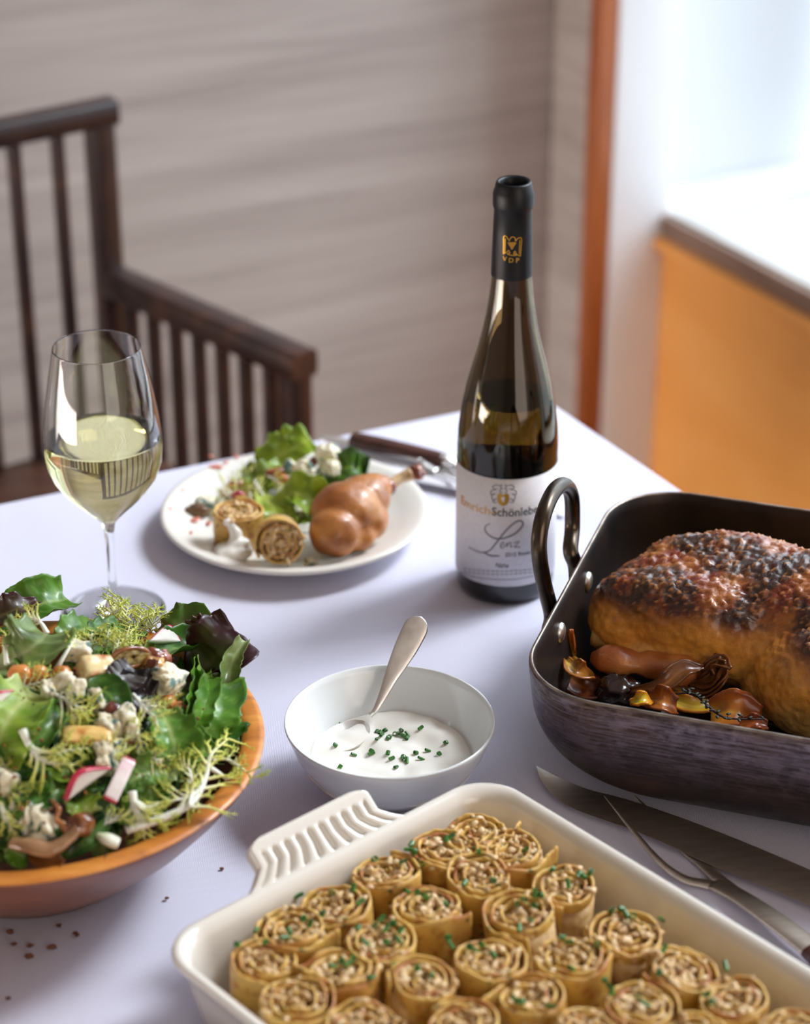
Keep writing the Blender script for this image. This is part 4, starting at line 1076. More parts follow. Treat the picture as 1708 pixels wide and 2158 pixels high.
ROLLCH = [(868, 1778), (862, 1790), (875, 1795), (952, 1762), (940, 1768), (1108, 1790), (1222, 1842), (1230, 1846), (1245, 1838), (1198, 1862), (1165, 1832), (858, 1878), (880, 1880), (895, 1890), (905, 1885), (940, 1905), (1105, 1895), (1128, 1882), (1140, 1885), (1090, 1905), (1118, 1938), (1095, 1955), (1126, 1908),
          (805, 1935), (790, 1950), (815, 1955), (830, 1945), (845, 1960), (755, 1955), (770, 1985), (815, 1985), (840, 1980), (720, 2025), (735, 2030), (745, 2018), (700, 2035), (1310, 1915), (1320, 1925), (1335, 1930), (1290, 1918), (1015, 1990), (1000, 2000), (990, 1995), (1040, 2012), (1185, 1975), (1200, 1985), (1260, 1990), (1205, 2040), (1390, 2050),
          (1400, 2000), (1285, 2078), (1290, 2090), (1275, 2065), (1085, 2105), (1100, 2110), (1160, 2120), (1345, 2100), (1360, 2115), (1500, 2110), (1490, 2095), (560, 1985), (600, 1975), (640, 1935), (655, 1945), (680, 1925), (540, 1960), (500, 1990), (610, 1962), (780, 2060), (830, 2030), (880, 2040), (910, 2055), (945, 1975), (950, 1990), (1010, 1795), (980, 1860), (1040, 1855), (760, 1900), (700, 1880), (745, 1870), (890, 1820), (850, 1815), (790, 1810)]
for i, (x, y) in enumerate(ROLLCH):
    p = at(x, y, CZ + 0.0575); _on = min(tops, key=lambda t_: (t_[0].xy - p.xy).length)[1]; chive(p, (rr.uniform(0.4, 1.6), rr.uniform(-0.4, 0.4), rr.uniform(0, 6.28)), (i * 7) % 4, 'green chive ring on the %s, counting from knife and handle' % _on, 'chives on the crepe rolls', 1.15)
for x, y, _w in ((630, 1887, 'below the ribbed handle'), (1395, 1938, 'facing the carving fork'), (1530, 2035, 'farther along past the carving fork')):
    p = at(x, y, CZ + 0.058 if x > 1000 else CZ + 0.050); chive((p.x, p.y, p.z), (1.2, 0.3, x), 3, 'stray chive ring stuck to the inner dish wall ' + _w, 'chives on the dish wall', 1.2)

# ------------------------------------------------------------------ roast duck
t = NT('roast_duck_skin'); a_ = t.n('Attribute', attribute_name='pigment'); n2 = t.noise(90, 6, None, 0.65); n3 = t.noise(260, 4)
c = t.mix(t.ramp(n2, [(0.35, 0.32), (0.6, 0.0)]), a_.outputs['Color'], srgb(104, 50, 20)); c = t.mix(t.ramp(n3, [(0.62, 0.0), (0.78, 0.25)]), c, srgb(222, 150, 74)); t.base(c)
t.bump(t.math('ADD', n2, t.math('MULTIPLY', n3, 0.6)), 0.5, 0.0016); t.set(rough=t.ramp(n2, [(0.3, 0.26), (0.7, 0.52)]), coat=0.34, coatr=0.14, sss=0.05, sssr=(0.004, 0.002, 0.001), ssss=1.0); M_DUCK = t.m
DK = Vector((-0.06, 0.05, 0.012))
parts = [ell((-0.040, 0.048, 0.052), (0.160, 0.066, 0.047), n=28, m=18), ell((-0.125, 0.022, 0.066), (0.086, 0.037, 0.033), (0, 0.08, 0.06)), ell((-0.100, 0.068, 0.072), (0.088, 0.042, 0.035), (0, 0.04, -0.04)), ell((-0.183, 0.022, 0.058), (0.032, 0.034, 0.030), (0, 0.3, 0.1)),
         ell((-0.045, 0.048, 0.078), (0.105, 0.050, 0.031)), ell((-0.115, 0.044, 0.072), (0.088, 0.046, 0.030)), ell((-0.026, -0.018, 0.048), (0.062, 0.040, 0.043), (0, -0.1, -0.25)), ell((-0.066, -0.010, 0.034), (0.028, 0.022, 0.024), (0, 0, -0.3)), ell((0.060, -0.022, 0.062), (0.055, 0.027, 0.027), (0, -0.25, 0.3)), ell((0.08, 0.06, 0.06), (0.06, 0.056, 0.042)),
         ell((-0.130, 0.004, 0.048), (0.052, 0.020, 0.016), (0, 0.05, -0.12)), ell((-0.165, 0.000, 0.040), (0.036, 0.015, 0.014), (0, 0.10, -0.10))]
V, F, NV = blob(parts, 0.0021, 14)
C = []; V2 = []
gold, deep, char, pale, crumb = rgb(244, 168, 70), rgb(122, 44, 16), rgb(18, 12, 13), rgb(226, 186, 108), rgb(206, 136, 72)
for v, nn in zip(V, NV):
    h = v.z + 0.012 * noise.noise(v * 28) + 0.08 * (v.y - 0.04); up_ = sst(0.052, 0.086, h); crisp = sst(0.070, 0.092, h + 0.010 * noise.noise(v * 60))
    f1 = noise.fractal(v * 210, 1.0, 2.0, 3); f2 = noise.fractal(v * 430, 1.0, 2.0, 2); q = v + nn * (crisp * (0.0022 * f1 + 0.0019 * f2) + (1 - crisp) * 0.0011 * f1 + 0.002 * noise.noise(v * 45)); V2.append(q)
    c = mixc(pale, gold, sst(0.02, 0.06, v.z + 0.012 * noise.noise(v * 40))); c = mixc(c, deep, up_ * (0.9 + 0.4 * noise.noise(v * 55)))
    ch_ = sst(-0.30, 0.14, noise.fractal(v * 30 + Vector((3, 1, 0)), 1.0, 2.0, 3) + 0.35 * noise.noise(v * 260)) * sst(0.066, 0.086, h); c = mixc(c, char, ch_ * 0.92); c = mixc(c, crumb, crisp * sst(0.30, 0.60, f2 + 0.4 * f1) * 0.75); C.append(c)
duck = thing('roast_duck', 'whole roast duck with dark crisp skin sitting in the roasting pan', 'roast duck', (PC.x, PC.y, CZ + 0.004), PAN_YAW)
mk('body', [v + Vector((0.004, 0, 0)) for v in V2], F, M_DUCK, duck, col=C)


def duck_part(name, path, rad, flat, cols, parent=duck, seed=0):
    V, F = tube(crv(path, 30), lerps(rad, 30), 18, flat); C = []; out = []
    for v in V:
        q = v + Vector((0, 0, 1)) * (0.0030 * noise.noise(v * 60 + Vector((seed, 0, 0))) + 0.0015 * noise.noise(v * 150)); out.append(q)
        C.append(mixc(rgb(*cols[0]), rgb(*cols[1]), 0.5 + 0.9 * noise.noise(v * 55 + Vector((seed, 2, 0)))))
    return mk(name, out, F, M_DUCK, parent, col=C)


PLV = lambda px, py, z: (lambda p: Matrix.Rotation(-PAN_YAW, 3, 'Z') @ (p - Vector((PC.x, PC.y, CZ + 0.004))))(at(px, py, CZ + z))
duck_part('wing', [PLV(1252, 1384, 0.046), PLV(1290, 1392, 0.048), PLV(1350, 1400, 0.047), PLV(1420, 1408, 0.045), PLV(1478, 1424, 0.040)], [0.005, 0.0110, 0.0125, 0.0095, 0.0120, 0.0155, 0.009], 0.85, ((168, 84, 38), (222, 144, 76)))
duck_part('wing', [PLV(1250, 1335, 0.052), PLV(1320, 1350, 0.050), PLV(1390, 1368, 0.047), PLV(1440, 1386, 0.042)], [0.009, 0.013, 0.014, 0.008], 0.8, ((156, 118, 60), (198, 152, 82)))

# roasting juices and vegetables in the pan
V, F = loft([[Vector((x, y, 0.0)) for x, y in rrect(0.146, 0.086, 0.05, 10)], [Vector((x, y, 0.0008)) for x, y in rrect(0.145, 0.085, 0.05, 10)]])
t = NT('pan_juices'); t.base(t.ramp(t.noise(30, 4), [(0.35, srgb(40, 22, 14)), (0.7, srgb(92, 48, 22))])); t.set(rough=0.12, coat=0.5); M_JUS = t.m
ju = mk('pan_juices', V, F, M_JUS, loc=(PC.x, PC.y, CZ + 0.0036)); ju.rotation_euler = (0, 0, PAN_YAW); tag(ju, 'dark brown roasting juices pooled on the bottom of the pan', 'sauce', kind='stuff')
PG = 'roasted vegetables around the duck'


def petal(label, pts, width, cols, cup=0.9, name='onion_petal', cat='onion', ruf=0.001, seed=0, sol=0.0016, up=None, tw=0.15, bw=0.3):
    cols = [(min(250, int(q[0] * 1.28 + 14)), min(240, int(q[1] * 1.38 + 12)), min(220, int(q[2] * 1.10 + 5))) for q in cols]
    vfc = leaf([at(x, y, CZ + z) for x, y, z in pts], width, up, cup, ruf, 2.0, 0.0003, 20, 10, None, cols[0], cols[1], cols[2], seed=seed, tipw=tw, basew=bw)
    return put_food(name, vfc, M_ONION, label, cat, PG, sol)


petal('thin upright shallot skin against the pan wall under the handle', [(1206, 1402, .038), (1199, 1370, .048), (1206, 1326, .066)], 0.0065, ((196, 148, 58), (214, 176, 96), (140, 66, 26)), 1.4, 'shallot_petal', 'shallot')
petal('small yellow garlic clove wedged in the pan corner', [(1190, 1396, .042), (1204, 1404, .040), (1226, 1416, .036)], 0.0075, ((206, 176, 78), (226, 206, 122), (178, 120, 50)), 1.5, 'garlic_clove', 'garlic')
petal('translucent brown shallot wedge beside the yellow garlic clove', [(1195, 1392, .050), (1215, 1415, .050), (1255, 1432, .036)], 0.0095, ((158, 104, 58), (198, 150, 96), (120, 62, 28)), 1.5, 'shallot_petal', 'shallot', seed=2)
petal('dark glossy onion layer lying across the wing', [(1330, 1458, .040), (1395, 1446, .050), (1440, 1412, .058), (1482, 1408, .056)], 0.0080, ((98, 54, 34), (134, 78, 46), (74, 36, 22)), 1.0, seed=3)
for k, dz in enumerate((0.0, 0.004, 0.008, 0.011)):
    petal('browned onion wedge layer curling up beside the duck breast, %s of four' % ('outermost', 'second', 'third', 'innermost')[k], [(1420 + 12 * k, 1452 - 6 * k, .036), (1470 + 8 * k, 1462 - 12 * k, .036 + dz), (1512 + 2 * k, 1432 - 10 * k, .048 + dz), (1512 + 9 * k, 1372 + 12 * k, .062 + dz * 0.5)], 0.0085, ((112 + 10 * k, 66 + 6 * k, 38), (150, 96, 56), (86, 44, 26)), 1.2, seed=4 + k)
petal('yellow onion strip under the curling onion wedge', [(1408, 1440, .046), (1412, 1470, .040), (1470, 1490, .036), (1540, 1478, .034)], 0.0070, ((206, 146, 42), (226, 176, 78), (150, 84, 26)), 0.8, seed=9)
petal('glossy amber onion piece at the front wall of the pan', [(1362, 1478, .040), (1392, 1480, .046), (1424, 1492, .040)], 0.0120, ((146, 78, 34), (190, 116, 52), (106, 46, 20)), 1.2, seed=10, bw=0.7, tw=0.6)
petal('bright yellow onion tip just inside the front rim', [(1330, 1482, .046), (1352, 1476, .050), (1376, 1480, .046)], 0.0062, ((214, 156, 48), (230, 180, 82), (170, 100, 30)), 1.3, seed=11)
petal('orange roasted onion half below the thyme sprig', [(1500, 1510, .034), (1545, 1502, .040), (1605, 1512, .034)], 0.0170, ((168, 92, 36), (206, 136, 62), (120, 52, 22)), 1.1, seed=12, bw=0.7, tw=0.5)
petal('reddish caramelised onion scrap by the front rim', [(1560, 1528, .042), (1590, 1524, .045), (1618, 1530, .042)], 0.0070, ((146, 66, 30), (184, 96, 44), (104, 40, 20)), 1.2, seed=13, bw=0.7, tw=0.5)
petal('pale glassy onion slice on the pan floor under the thigh', [(1580, 1470, .016), (1640, 1490, .016), (1708, 1520, .016)], 0.0200, ((104, 98, 82), (140, 132, 112), (74, 66, 52)), 0.6, seed=14, bw=0.6, tw=0.5)
petal('red-brown onion sheet against the corner wall', [(1195, 1425, .036), (1230, 1450, .034), (1290, 1452, .030)], 0.0120, ((112, 50, 26), (146, 74, 38), (74, 30, 16)), 0.9, seed=15, bw=0.6, tw=0.4)
p = at(1303, 1460, CZ + 0.034); V, F = lump(p, (0.0165, 0.0125, 0.0125), 5, 0.35, 28, 18, 2.2); put_food('prune', (V, F, [mixc(rgb(22, 12, 12), rgb(52, 24, 18), 0.5 + noise.noise(v * 150)) for v in V]), M_GLOSS, 'shiny black roasted prune inside the front wall of the pan', 'prune', PG)
p = at(1340, 1470, CZ + 0.032); V, F = lump(p, (0.011, 0.008, 0.008), 9, 0.35, 20, 12, 2.2); put_food('prune', (V, F, [mixc(rgb(26, 15, 13), rgb(60, 28, 18), 0.5 + noise.noise(v * 150)) for v in V]), M_GLOSS, 'smaller shrivelled black prune touching the shiny prune', 'prune', PG)
b = MB(); th_ = crv([at(1425, 1462, CZ + .052), at(1462, 1462, CZ + .054), at(1490, 1485, CZ + .052), at(1530, 1512, CZ + .050), at(1612, 1516, CZ + .050)], 26); b.add(tube(th_, lerps([0.0007, 0.0009, 0.0006], 26), 6), rgb(40, 26, 18))
for k in range(2, 25):
    q = th_[k] + Vector((rr.uniform(-.003, .003), rr.uniform(-.004, .004), rr.uniform(0, .002))); b.add(tube([th_[k], q], [0.0003, 0.0003], 4), rgb(44, 30, 20)); b.add(lump(q, (0.0022, 0.0012, 0.0007), k, 0.2, 8, 5, 1, (0, 0, rr.uniform(0, 6))), rgb(30, 30, 18))
put_food('thyme_sprig', (b.V, b.F, b.C), M_FOOD, 'dark roasted thyme sprig lying over the onions', 'herb')
# ------------------------------------------------------------------ food on the dinner plate
PLZ = CZ + 0.0070
for i, (x, y, r) in enumerate(((455, 1012, .0055), (478, 1003, .003), (500, 993, .0028), (447, 998, .0022), (412, 1108, .0045), (404, 1140, .002), (360, 1100, .002), (386, 1060, .002), (440, 1108, .003))):
    p = at(x, y, PLZ); rad = sqrt((p.x - PX) ** 2 + (p.y - PY) ** 2); zz = 0.0006 + max(0.0, (rad - 0.066)) * 0.31
    V, F = lathe([(r, 0.0), (r * 0.8, 0.0005), (0, 0.0006)], 14); mk('dressing_spot', xf((V, F), (p.x - PX, p.y - PY, 0.0068 + zz), (0, 0, i), (1.3, 0.7, 1))[0], F, simple('red_dressing', srgb(206, 120, 104), rough=0.3) if i == 0 else bpy.data.materials['red_dressing'], pl)
# duck leg: thigh, drumstick and a clean bone
LQ = Vector(at(735, 1150, PLZ)); lp = lambda x, y, z: at(x, y, CZ + z) - LQ
parts = [ell(lp(706, 1132, 0.028), (0.0215, 0.021, 0.0205)), ell(lp(728, 1085, 0.036), (0.029, 0.026, 0.024)), ell(lp(765, 1060, 0.038), (0.023, 0.021, 0.020)), ell(lp(770, 1105, 0.026), (0.020, 0.020, 0.018)), ell(lp(790, 1040, 0.040), (0.0145, 0.0145, 0.0135)), ell(lp(806, 1030, 0.041), (0.0085, 0.0085, 0.0085)), ell(lp(745, 1135, 0.020), (0.020, 0.018, 0.014))]
V, F, NV = blob(parts, 0.0022, 3); C = [mixc(rgb(190, 120, 52), rgb(138, 76, 32), 0.45 + 0.8 * noise.noise(v * 48)) for v in V]
C = [mixc(c, rgb(204, 142, 70), 0.5 * sst(0.0, 0.5, noise.noise(v * 30 + Vector((5, 0, 0))))) for c, v in zip(C, V)]
V = [v + nn * 0.0012 * noise.noise(v * 80) + Vector((0, 0, 0.0042)) for v, nn in zip(V, NV)]
dl = thing('duck_leg', 'glossy browned duck leg with a bare bone end resting on the dinner plate', 'duck leg', tuple(LQ)); mk('meat', V, F, M_DUCK, dl, col=C)
bn = [lp(800, 1036, 0.041), lp(822, 1022, 0.044), lp(845, 1008, 0.047), lp(868, 998, 0.050)]
V, F = tube(crv(bn, 20), lerps([0.006, 0.0048, 0.0046, 0.0060], 20), 12); mk('bone', V, F, M_GLOSS, dl, col=[mixc(rgb(222, 196, 150), rgb(196, 140, 90), 0.4 + noise.noise(v * 120)) for v in V])
b = MB(); b.add(lump(lp(876, 994, 0.051), (0.0078, 0.0062, 0.0058), 4, 0.4, 18, 12)); b.add(lump(lp(882, 1003, 0.049), (0.0045, 0.004, 0.004), 7, 0.3, 12, 8)); mk('bone_knuckle', b.V, b.F, M_GLOSS, dl, col=[mixc(rgb(112, 52, 34), rgb(168, 96, 60), 0.5 + noise.noise(v * 140)) for v in b.V])
b = MB(); b.add(lump(lp(815, 1028, 0.042), (0.0072, 0.0075, 0.0075), 3, 0.35, 16, 10)); mk('meat_edge', b.V, b.F, M_GLOSS, dl, col=[rgb(126, 52, 40)] * len(b.V))
# two rolls and a dollop
q = at(497, 1152, PLZ); roll('crepe roll standing upright on the dinner plate behind the white dollop', None, (q.x, q.y + 0.004, PLZ - 0.0006), (0.04, -0.05, 2.0), 1).scale = (1, 1, 0.70)
q = at(592, 1150, PLZ + 0.0205); _rv = roll('crepe roll lying on the plate with its green-flecked spiral end facing out', None, (q.x - 0.003, q.y + 0.020, PLZ + 0.0190), (radians(72), 0, 0.10), 4); _rv.scale = (1.0, 1.0, 0.72)
parts = [ell((0, 0, 0.006), (0.0165, 0.013, 0.007)), ell((-0.006, -0.006, 0.004), (0.010, 0.009, 0.005)), ell((0.004, 0.003, 0.011), (0.010, 0.008, 0.006)), ell((0.002, 0.006, 0.018), (0.0055, 0.005, 0.007)), ell((-0.001, 0.008, 0.023), (0.0040, 0.0036, 0.006)), ell((-0.004, 0.009, 0.028), (0.0044, 0.0036, 0.0033))]
V, F, NV = blob(parts, 0.0012, 4); V = [v + nn * 0.0008 * noise.noise(v * 160) for v, nn in zip(V, NV)]
q = at(492, 1186, PLZ); dol = mk('cream_dollop', V, F, M_CREAMY, loc=(q.x, q.y + 0.004, PLZ + 0.0022)); tag(dol, 'dollop of sour cream smeared against the upright roll on the plate', 'sauce')
for i, (x, y, z) in enumerate(((495, 1163, .010), (520, 1168, .006))):
    chive(at(x, y, PLZ + z), (0.4, 1.2, i), i, 'chive ring on the cream dollop on the dinner plate', 'chives on the cream dollop', 1.2)


def pleaf(label, pts, width, name='lettuce_leaf', **kw):
    return put_food(name, leaf([at(x, y, PLZ + z) for x, y, z in pts], width, **kw), M_LEAF, label, 'lettuce', 'salad leaves on the dinner plate', 0.0005)


YG = dict(green=(168, 190, 46), rib=(214, 222, 120), dark=(120, 150, 30))
pleaf('frilly yellow-green lettuce leaf standing at the back of the plate salad', [(545, 1010, .004), (575, 975, .020), (620, 945, .034), (655, 925, .040)], 0.020, ruf=0.004, rf=4, cup=0.9, seed=21, tipw=0.7, **YG)
pleaf('second yellow-green leaf fold beside the standing frilly leaf', [(600, 995, .010), (622, 962, .024), (640, 935, .036)], 0.015, ruf=0.004, rf=4, cup=1.2, seed=22, tipw=0.7, **YG)
pleaf('bright yellow-green leaf draped at the front of the plate salad', [(545, 1040, .020), (575, 1070, .022), (590, 1105, .014), (572, 1140, .004)], 0.015, ruf=0.003, rf=3, cup=0.8, seed=23, tipw=0.6, **YG)
pleaf('curled yellow-green lettuce leaf next to the duck thigh', [(590, 1060, .022), (620, 1040, .032), (655, 1050, .030), (668, 1085, .012)], 0.018, ruf=0.003, rf=3, cup=1.0, seed=24, tipw=0.6, **YG)
pleaf('pale inner leaf under the curled yellow-green leaf', [(600, 1100, .006), (630, 1085, .014), (660, 1062, .020)], 0.014, ruf=0.002, rf=3, cup=0.9, seed=25, tipw=0.5, green=(150, 178, 60), rib=(220, 226, 150))
pleaf('wide light green leaf leaning behind the upright roll on the plate', [(530, 1060, .004), (548, 1025, .018), (575, 1000, .026), (600, 985, .022)], 0.015, ruf=0.003, rf=3, cup=0.9, seed=46, tipw=0.7, green=(150, 178, 56), rib=(206, 218, 124))
pleaf('dark green lettuce leaf stacked behind the duck drumstick', [(655, 1025, .006), (700, 1000, .022), (745, 985, .030), (772, 1005, .014)], 0.017, cup=1.3, ruf=0.002, seed=26, green=(86, 132, 36), rib=(170, 200, 80))
pleaf('glossy green leaf folded on edge behind the duck drumstick', [(720, 1020, .006), (738, 985, .026), (745, 950, .036)], 0.013, cup=1.8, ruf=0.001, seed=27, green=(104, 152, 38), rib=(190, 212, 92))
pleaf('deep green leaf on edge at the plate rim side of the salad', [(745, 1022, .005), (762, 990, .022), (768, 960, .028)], 0.011, cup=1.8, seed=28, green=(70, 112, 34), rib=(140, 176, 70))
pleaf('deep green leaf lying under the duck thigh', [(640, 1035, .004), (690, 1030, .012), (735, 1030, .010)], 0.016, cup=0.6, seed=29, green=(58, 96, 30), rib=(120, 152, 60))
pleaf('olive leaf under the plate salad beside the beet-red spots', [(520, 1040, .004), (545, 1010, .010), (570, 985, .012)], 0.017, cup=0.7, seed=30, green=(128, 146, 50), rib=(196, 206, 130))


def cheese(c, r, label, group, seed, rot=(0, 0, 0)):
    V, F = cubish(c, r, seed, 0.24, rot, 30, 2.2); C = []
    for v in V:
        m = noise.fractal((v - Vector(c)) * 120 + Vector((seed * 2.7, 0, 1)), 1.0, 2.0, 3); cc = mixc(rgb(244, 238, 216), rgb(222, 208, 170), 0.5 + 1.2 * noise.noise(v * 330)); C.append(mixc(cc, rgb(84, 116, 108), sst(0.26, 0.46, m)))
    return put_food('cheese_crumb', (V, F, C), M_SOFT, label, 'cheese', group)


PGc = 'blue cheese crumbs on the dinner plate'
for i, (x, y, z, r, lab) in enumerate(((432, 1065, .008, .0085, 'blue cheese crumb at the plate rim beside the dark mushroom'), (640, 990, .034, .0085, 'largest pale cheese crumb on top of the plate salad'), (610, 985, .030, .006, 'blue-veined cheese crumb in the middle of the plate salad'), (692, 965, .034, .011, 'white cheese lump between the two back leaves on the plate'), (700, 988, .032, .007, 'blue-grey cheese crumb on the dark green plate leaf'),
                                     (626, 1080, .014, .0055, 'cheese crumb below the curled yellow-green leaf'), (640, 1085, .013, .006, 'cheese crumb touching the duck thigh skin'), (655, 1188, .006, .005, 'lone cheese crumb in front of the duck thigh'), (690, 1042, .024, .004, 'tiny cheese bit on the duck thigh edge'), (476, 1040, .014, .005, 'cheese bit beside the red radish piece on the plate'))):
    cheese(at(x, y, PLZ + z), (r, r * 0.85, r * 0.8), lab, PGc, 40 + i, (i, 0.4 * i, i * 2))


def nut(c, r, cols, label, name, cat, seed, rot=(0, 0, 0), group=None, m=None):
    V, F = lump(c, r, seed, 0.35, 18, 12, 1.6, rot); return put_food(name, (V, F, [mixc(rgb(*cols[0]), rgb(*cols[1]), 0.5 + 1.1 * noise.noise(v * 160 + Vector((seed, 0, 0)))) for v in V]), m or M_GLOSS, label, cat, group)


nut(at(416, 1078, PLZ + .006), (.010, .0065, .006), ((84, 60, 44), (132, 100, 74)), 'dark roasted mushroom at the plate rim', 'mushroom', 'mushroom', 1)
nut(at(503, 1047, PLZ + .016), (.0062, .004, .0055), ((176, 28, 66), (206, 60, 90)), 'crimson radish chip on the plate salad', 'radish_chip', 'radish', 2)
nut(at(582, 996, PLZ + .028), (.010, .005, .004), ((120, 56, 30), (166, 92, 52)), 'brown roasted mushroom strip on the plate salad', 'mushroom', 'mushroom', 3, (0, 0, .4))
nut(at(600, 1012, PLZ + .028), (.010, .005, .004), ((150, 80, 36), (196, 120, 60)), 'orange-brown mushroom strip below the cheese crumbs on the plate', 'mushroom', 'mushroom', 4, (0, .3, -.5))
nut(at(660, 975, PLZ + .030), (.008, .004, .004), ((110, 54, 32), (150, 86, 52)), 'small brown mushroom bit between leaves on the plate', 'mushroom', 'mushroom', 5, (0, 0, 1.2))
nut(at(500, 1022, PLZ + .014), (.011, .005, .004), ((150, 98, 50), (196, 146, 86)), 'browned shallot strip on the plate salad edge', 'shallot_strip', 'shallot', 6, (0, .2, .6))


# ------------------------------------------------------------------ frisee sprigs
def frisee(spine, w0, nb=12, bl=0.022, seed=0, start=0.35, white=1.0, curl=1.0, tooth=0.0036, up=None):
    """white rib splitting into thin curling toothed branches, yellow-green at the tips"""
    rnd = random.Random(seed); P = crv(spine, 26); b = MB(); U = Vector(up) if up is not None else TOCAM(P[12])
    wh, yg, gn = mixc(rgb(222, 228, 168), rgb(250, 250, 240), white), rgb(232, 230, 116), rgb(186, 202, 72)

    def strand(Q, r0, r1, t0, t1, teeth):
        n_ = len(Q); rad = [r0 + (r1 - r0) * i / (n_ - 1) for i in range(n_)]; VF = tube(Q, rad, 5, 0.55)
        col = []
        for i in range(n_):
            t_ = t0 + (t1 - t0) * i / (n_ - 1); c = mixc(wh, yg, sst(0.35, 0.85, t_)); c = mixc(c, gn, sst(0.8, 1.1, t_)); col += [c] * 5
        b.add(VF, col)
        if teeth:
            for i in range(2, n_ - 1):
                T = (Q[i] - Q[i - 1]).normalized(); N = T.cross(U).normalized()
                for sg in ((1,) if i % 2 else (-1,)):
                    if rnd.random() < 0.15: continue
                    d = (N * sg * rnd.uniform(.5, 1.0) + T * rnd.uniform(.4, 1.0) + U * rnd.uniform(-.4, .5)).normalized(); L = tooth * rnd.uniform(.5, 1.25); wd = rad[i] * 0.6 + 0.00022
                    t_ = t0 + (t1 - t0) * i / (n_ - 1); c = mixc(mixc(wh, yg, sst(0.25, 0.7, t_)), gn, sst(0.75, 1.05, t_)); B = T.cross(d).normalized()
                    b.add(([Q[i] + T * wd, Q[i] - T * wd, Q[i] + B * wd * 0.5, Q[i] + d * L + U * L * 0.15], [(0, 2, 3), (2, 1, 3), (1, 0, 3)]), [c, c, c, mixc(c, gn, 0.45)])
    strand(P, w0, w0 * 0.22, 0.0, 0.72, False)
    tot = sum((P[i + 1] - P[i]).length for i in range(25))
    for k in range(nb):
        f = start + (1 - start) * (k + rnd.uniform(-.2, .2)) / max(1, nb - 1); f = max(0.05, min(0.99, f)); i = min(24, int(f * 25)); p = P[i].lerp(P[i + 1], f * 25 - i); T = (P[i + 1] - P[i]).normalized(); N = T.cross(U).normalized(); sg = 1 if k % 2 else -1
        L = bl * rnd.uniform(.55, 1.15) * (1.1 - 0.45 * f); d = (T * rnd.uniform(.6, 1.1) + N * sg * rnd.uniform(.35, .9) + U * rnd.uniform(-.15, .45)).normalized(); cv = N * sg * rnd.uniform(-.9, .9) * curl + U * rnd.uniform(-.8, .4) * curl
        Q = [p + d * (L * s) + cv * (L * 0.5 * s * s) + (N * 0.0012 + U * 0.001) * sin(s * 9 + k) * s for s in [j / 9 for j in range(10)]]
        strand(Q, w0 * (0.40 - 0.13 * f) + 0.0004, 0.00028, 0.25 + 0.5 * f, 0.85 + 0.3 * f, True)
        if rnd.random() < 0.75 and L > 0.010:
            q0 = Q[4]; d2 = (d * .7 + N * sg * rnd.uniform(.3, 1.0) + U * rnd.uniform(-.4, .4)).normalized(); L2 = L * rnd.uniform(.35, .6)
            strand([q0 + d2 * (L2 * s) + cv * (L2 * 0.4 * s * s) for s in [j / 6 for j in range(7)]], w0 * 0.20 + 0.0003, 0.00022, 0.5 + 0.4 * f, 1.1, True)
    return b.V, b.F, b.C


for i, (pts, w, nb, bl, sd) in enumerate(([[(480, 1062, .006), (490, 1045, .014), (512, 1030, .016), (545, 1028, .020)], .0016, 12, .016, 1], [[(560, 1000, .026), (585, 1015, .030), (600, 1032, .028)], .0016, 10, .014, 2], [[(668, 1000, .024), (690, 985, .032), (715, 970, .034)], .0014, 9, .012, 3], [[(455, 1085, .006), (470, 1050, .012), (500, 1010, .014), (530, 990, .016)], .0018, 14, .018, 4], [[(540, 1085, .010), (530, 1050, .018), (520, 1015, .020)], .0020, 13, .017, 5], [[(560, 1050, .020), (540, 1020, .024), (530, 985, .020)], .0016, 12, .016, 6])):
    put_food('frisee_sprig', frisee([at(x, y, PLZ + z) for x, y, z in pts], w, nb, bl, sd, 0.2), M_FRIS, ('pale frisee shred beside the radish chip on the plate', 'pale frisee shred across the middle of the plate salad', 'frisee shred under the white cheese lump on the plate', 'frisee sprig along the open side of the plate by the red spots', 'white frisee sprig behind the upright roll on the plate', 'frisee sprig between the mushroom strips and the red spots')[i], 'frisee', 'salad leaves on the dinner plate')

# ------------------------------------------------------------------ the big salad
def mound(x, y):
    r = sqrt((x - SX) ** 2 + (y - SY) ** 2) / 0.138; h = 0.074 + 0.052 * max(0.0, 1 - r ** 2.2)
    return CZ + h


def sal(px, py, dz=0.0):
    d = ray(px, py); lo_, hi_ = 1.2, 2.0
    for _ in range(30):
        m = (lo_ + hi_) / 2; p = EYE + d * m
        if p.z > mound(p.x, p.y) + dz: lo_ = m
        else: hi_ = m
    return EYE + d * lo_


def up_at(p):
    e = 0.004; gx = (mound(p.x + e, p.y) - mound(p.x - e, p.y)) / (2 * e); gy = (mound(p.x, p.y + e) - mound(p.x, p.y - e)) / (2 * e)
    return Vector((-gx, -gy, 1)).normalized()


SG = 'leaves in the big salad'


def sleaf(label, pts, width, name='lettuce_leaf', cat='lettuce', group=SG, **kw):
    P = [sal(x, y, z) for x, y, z in pts]
    if 'up' not in kw: kw['up'] = up_at(P[len(P) // 2]) * 0.8 + TOCAM(P[0]) * 0.5
    return put_food(name, leaf(P, width, **kw), M_LEAF, label, cat, group, 0.0005)


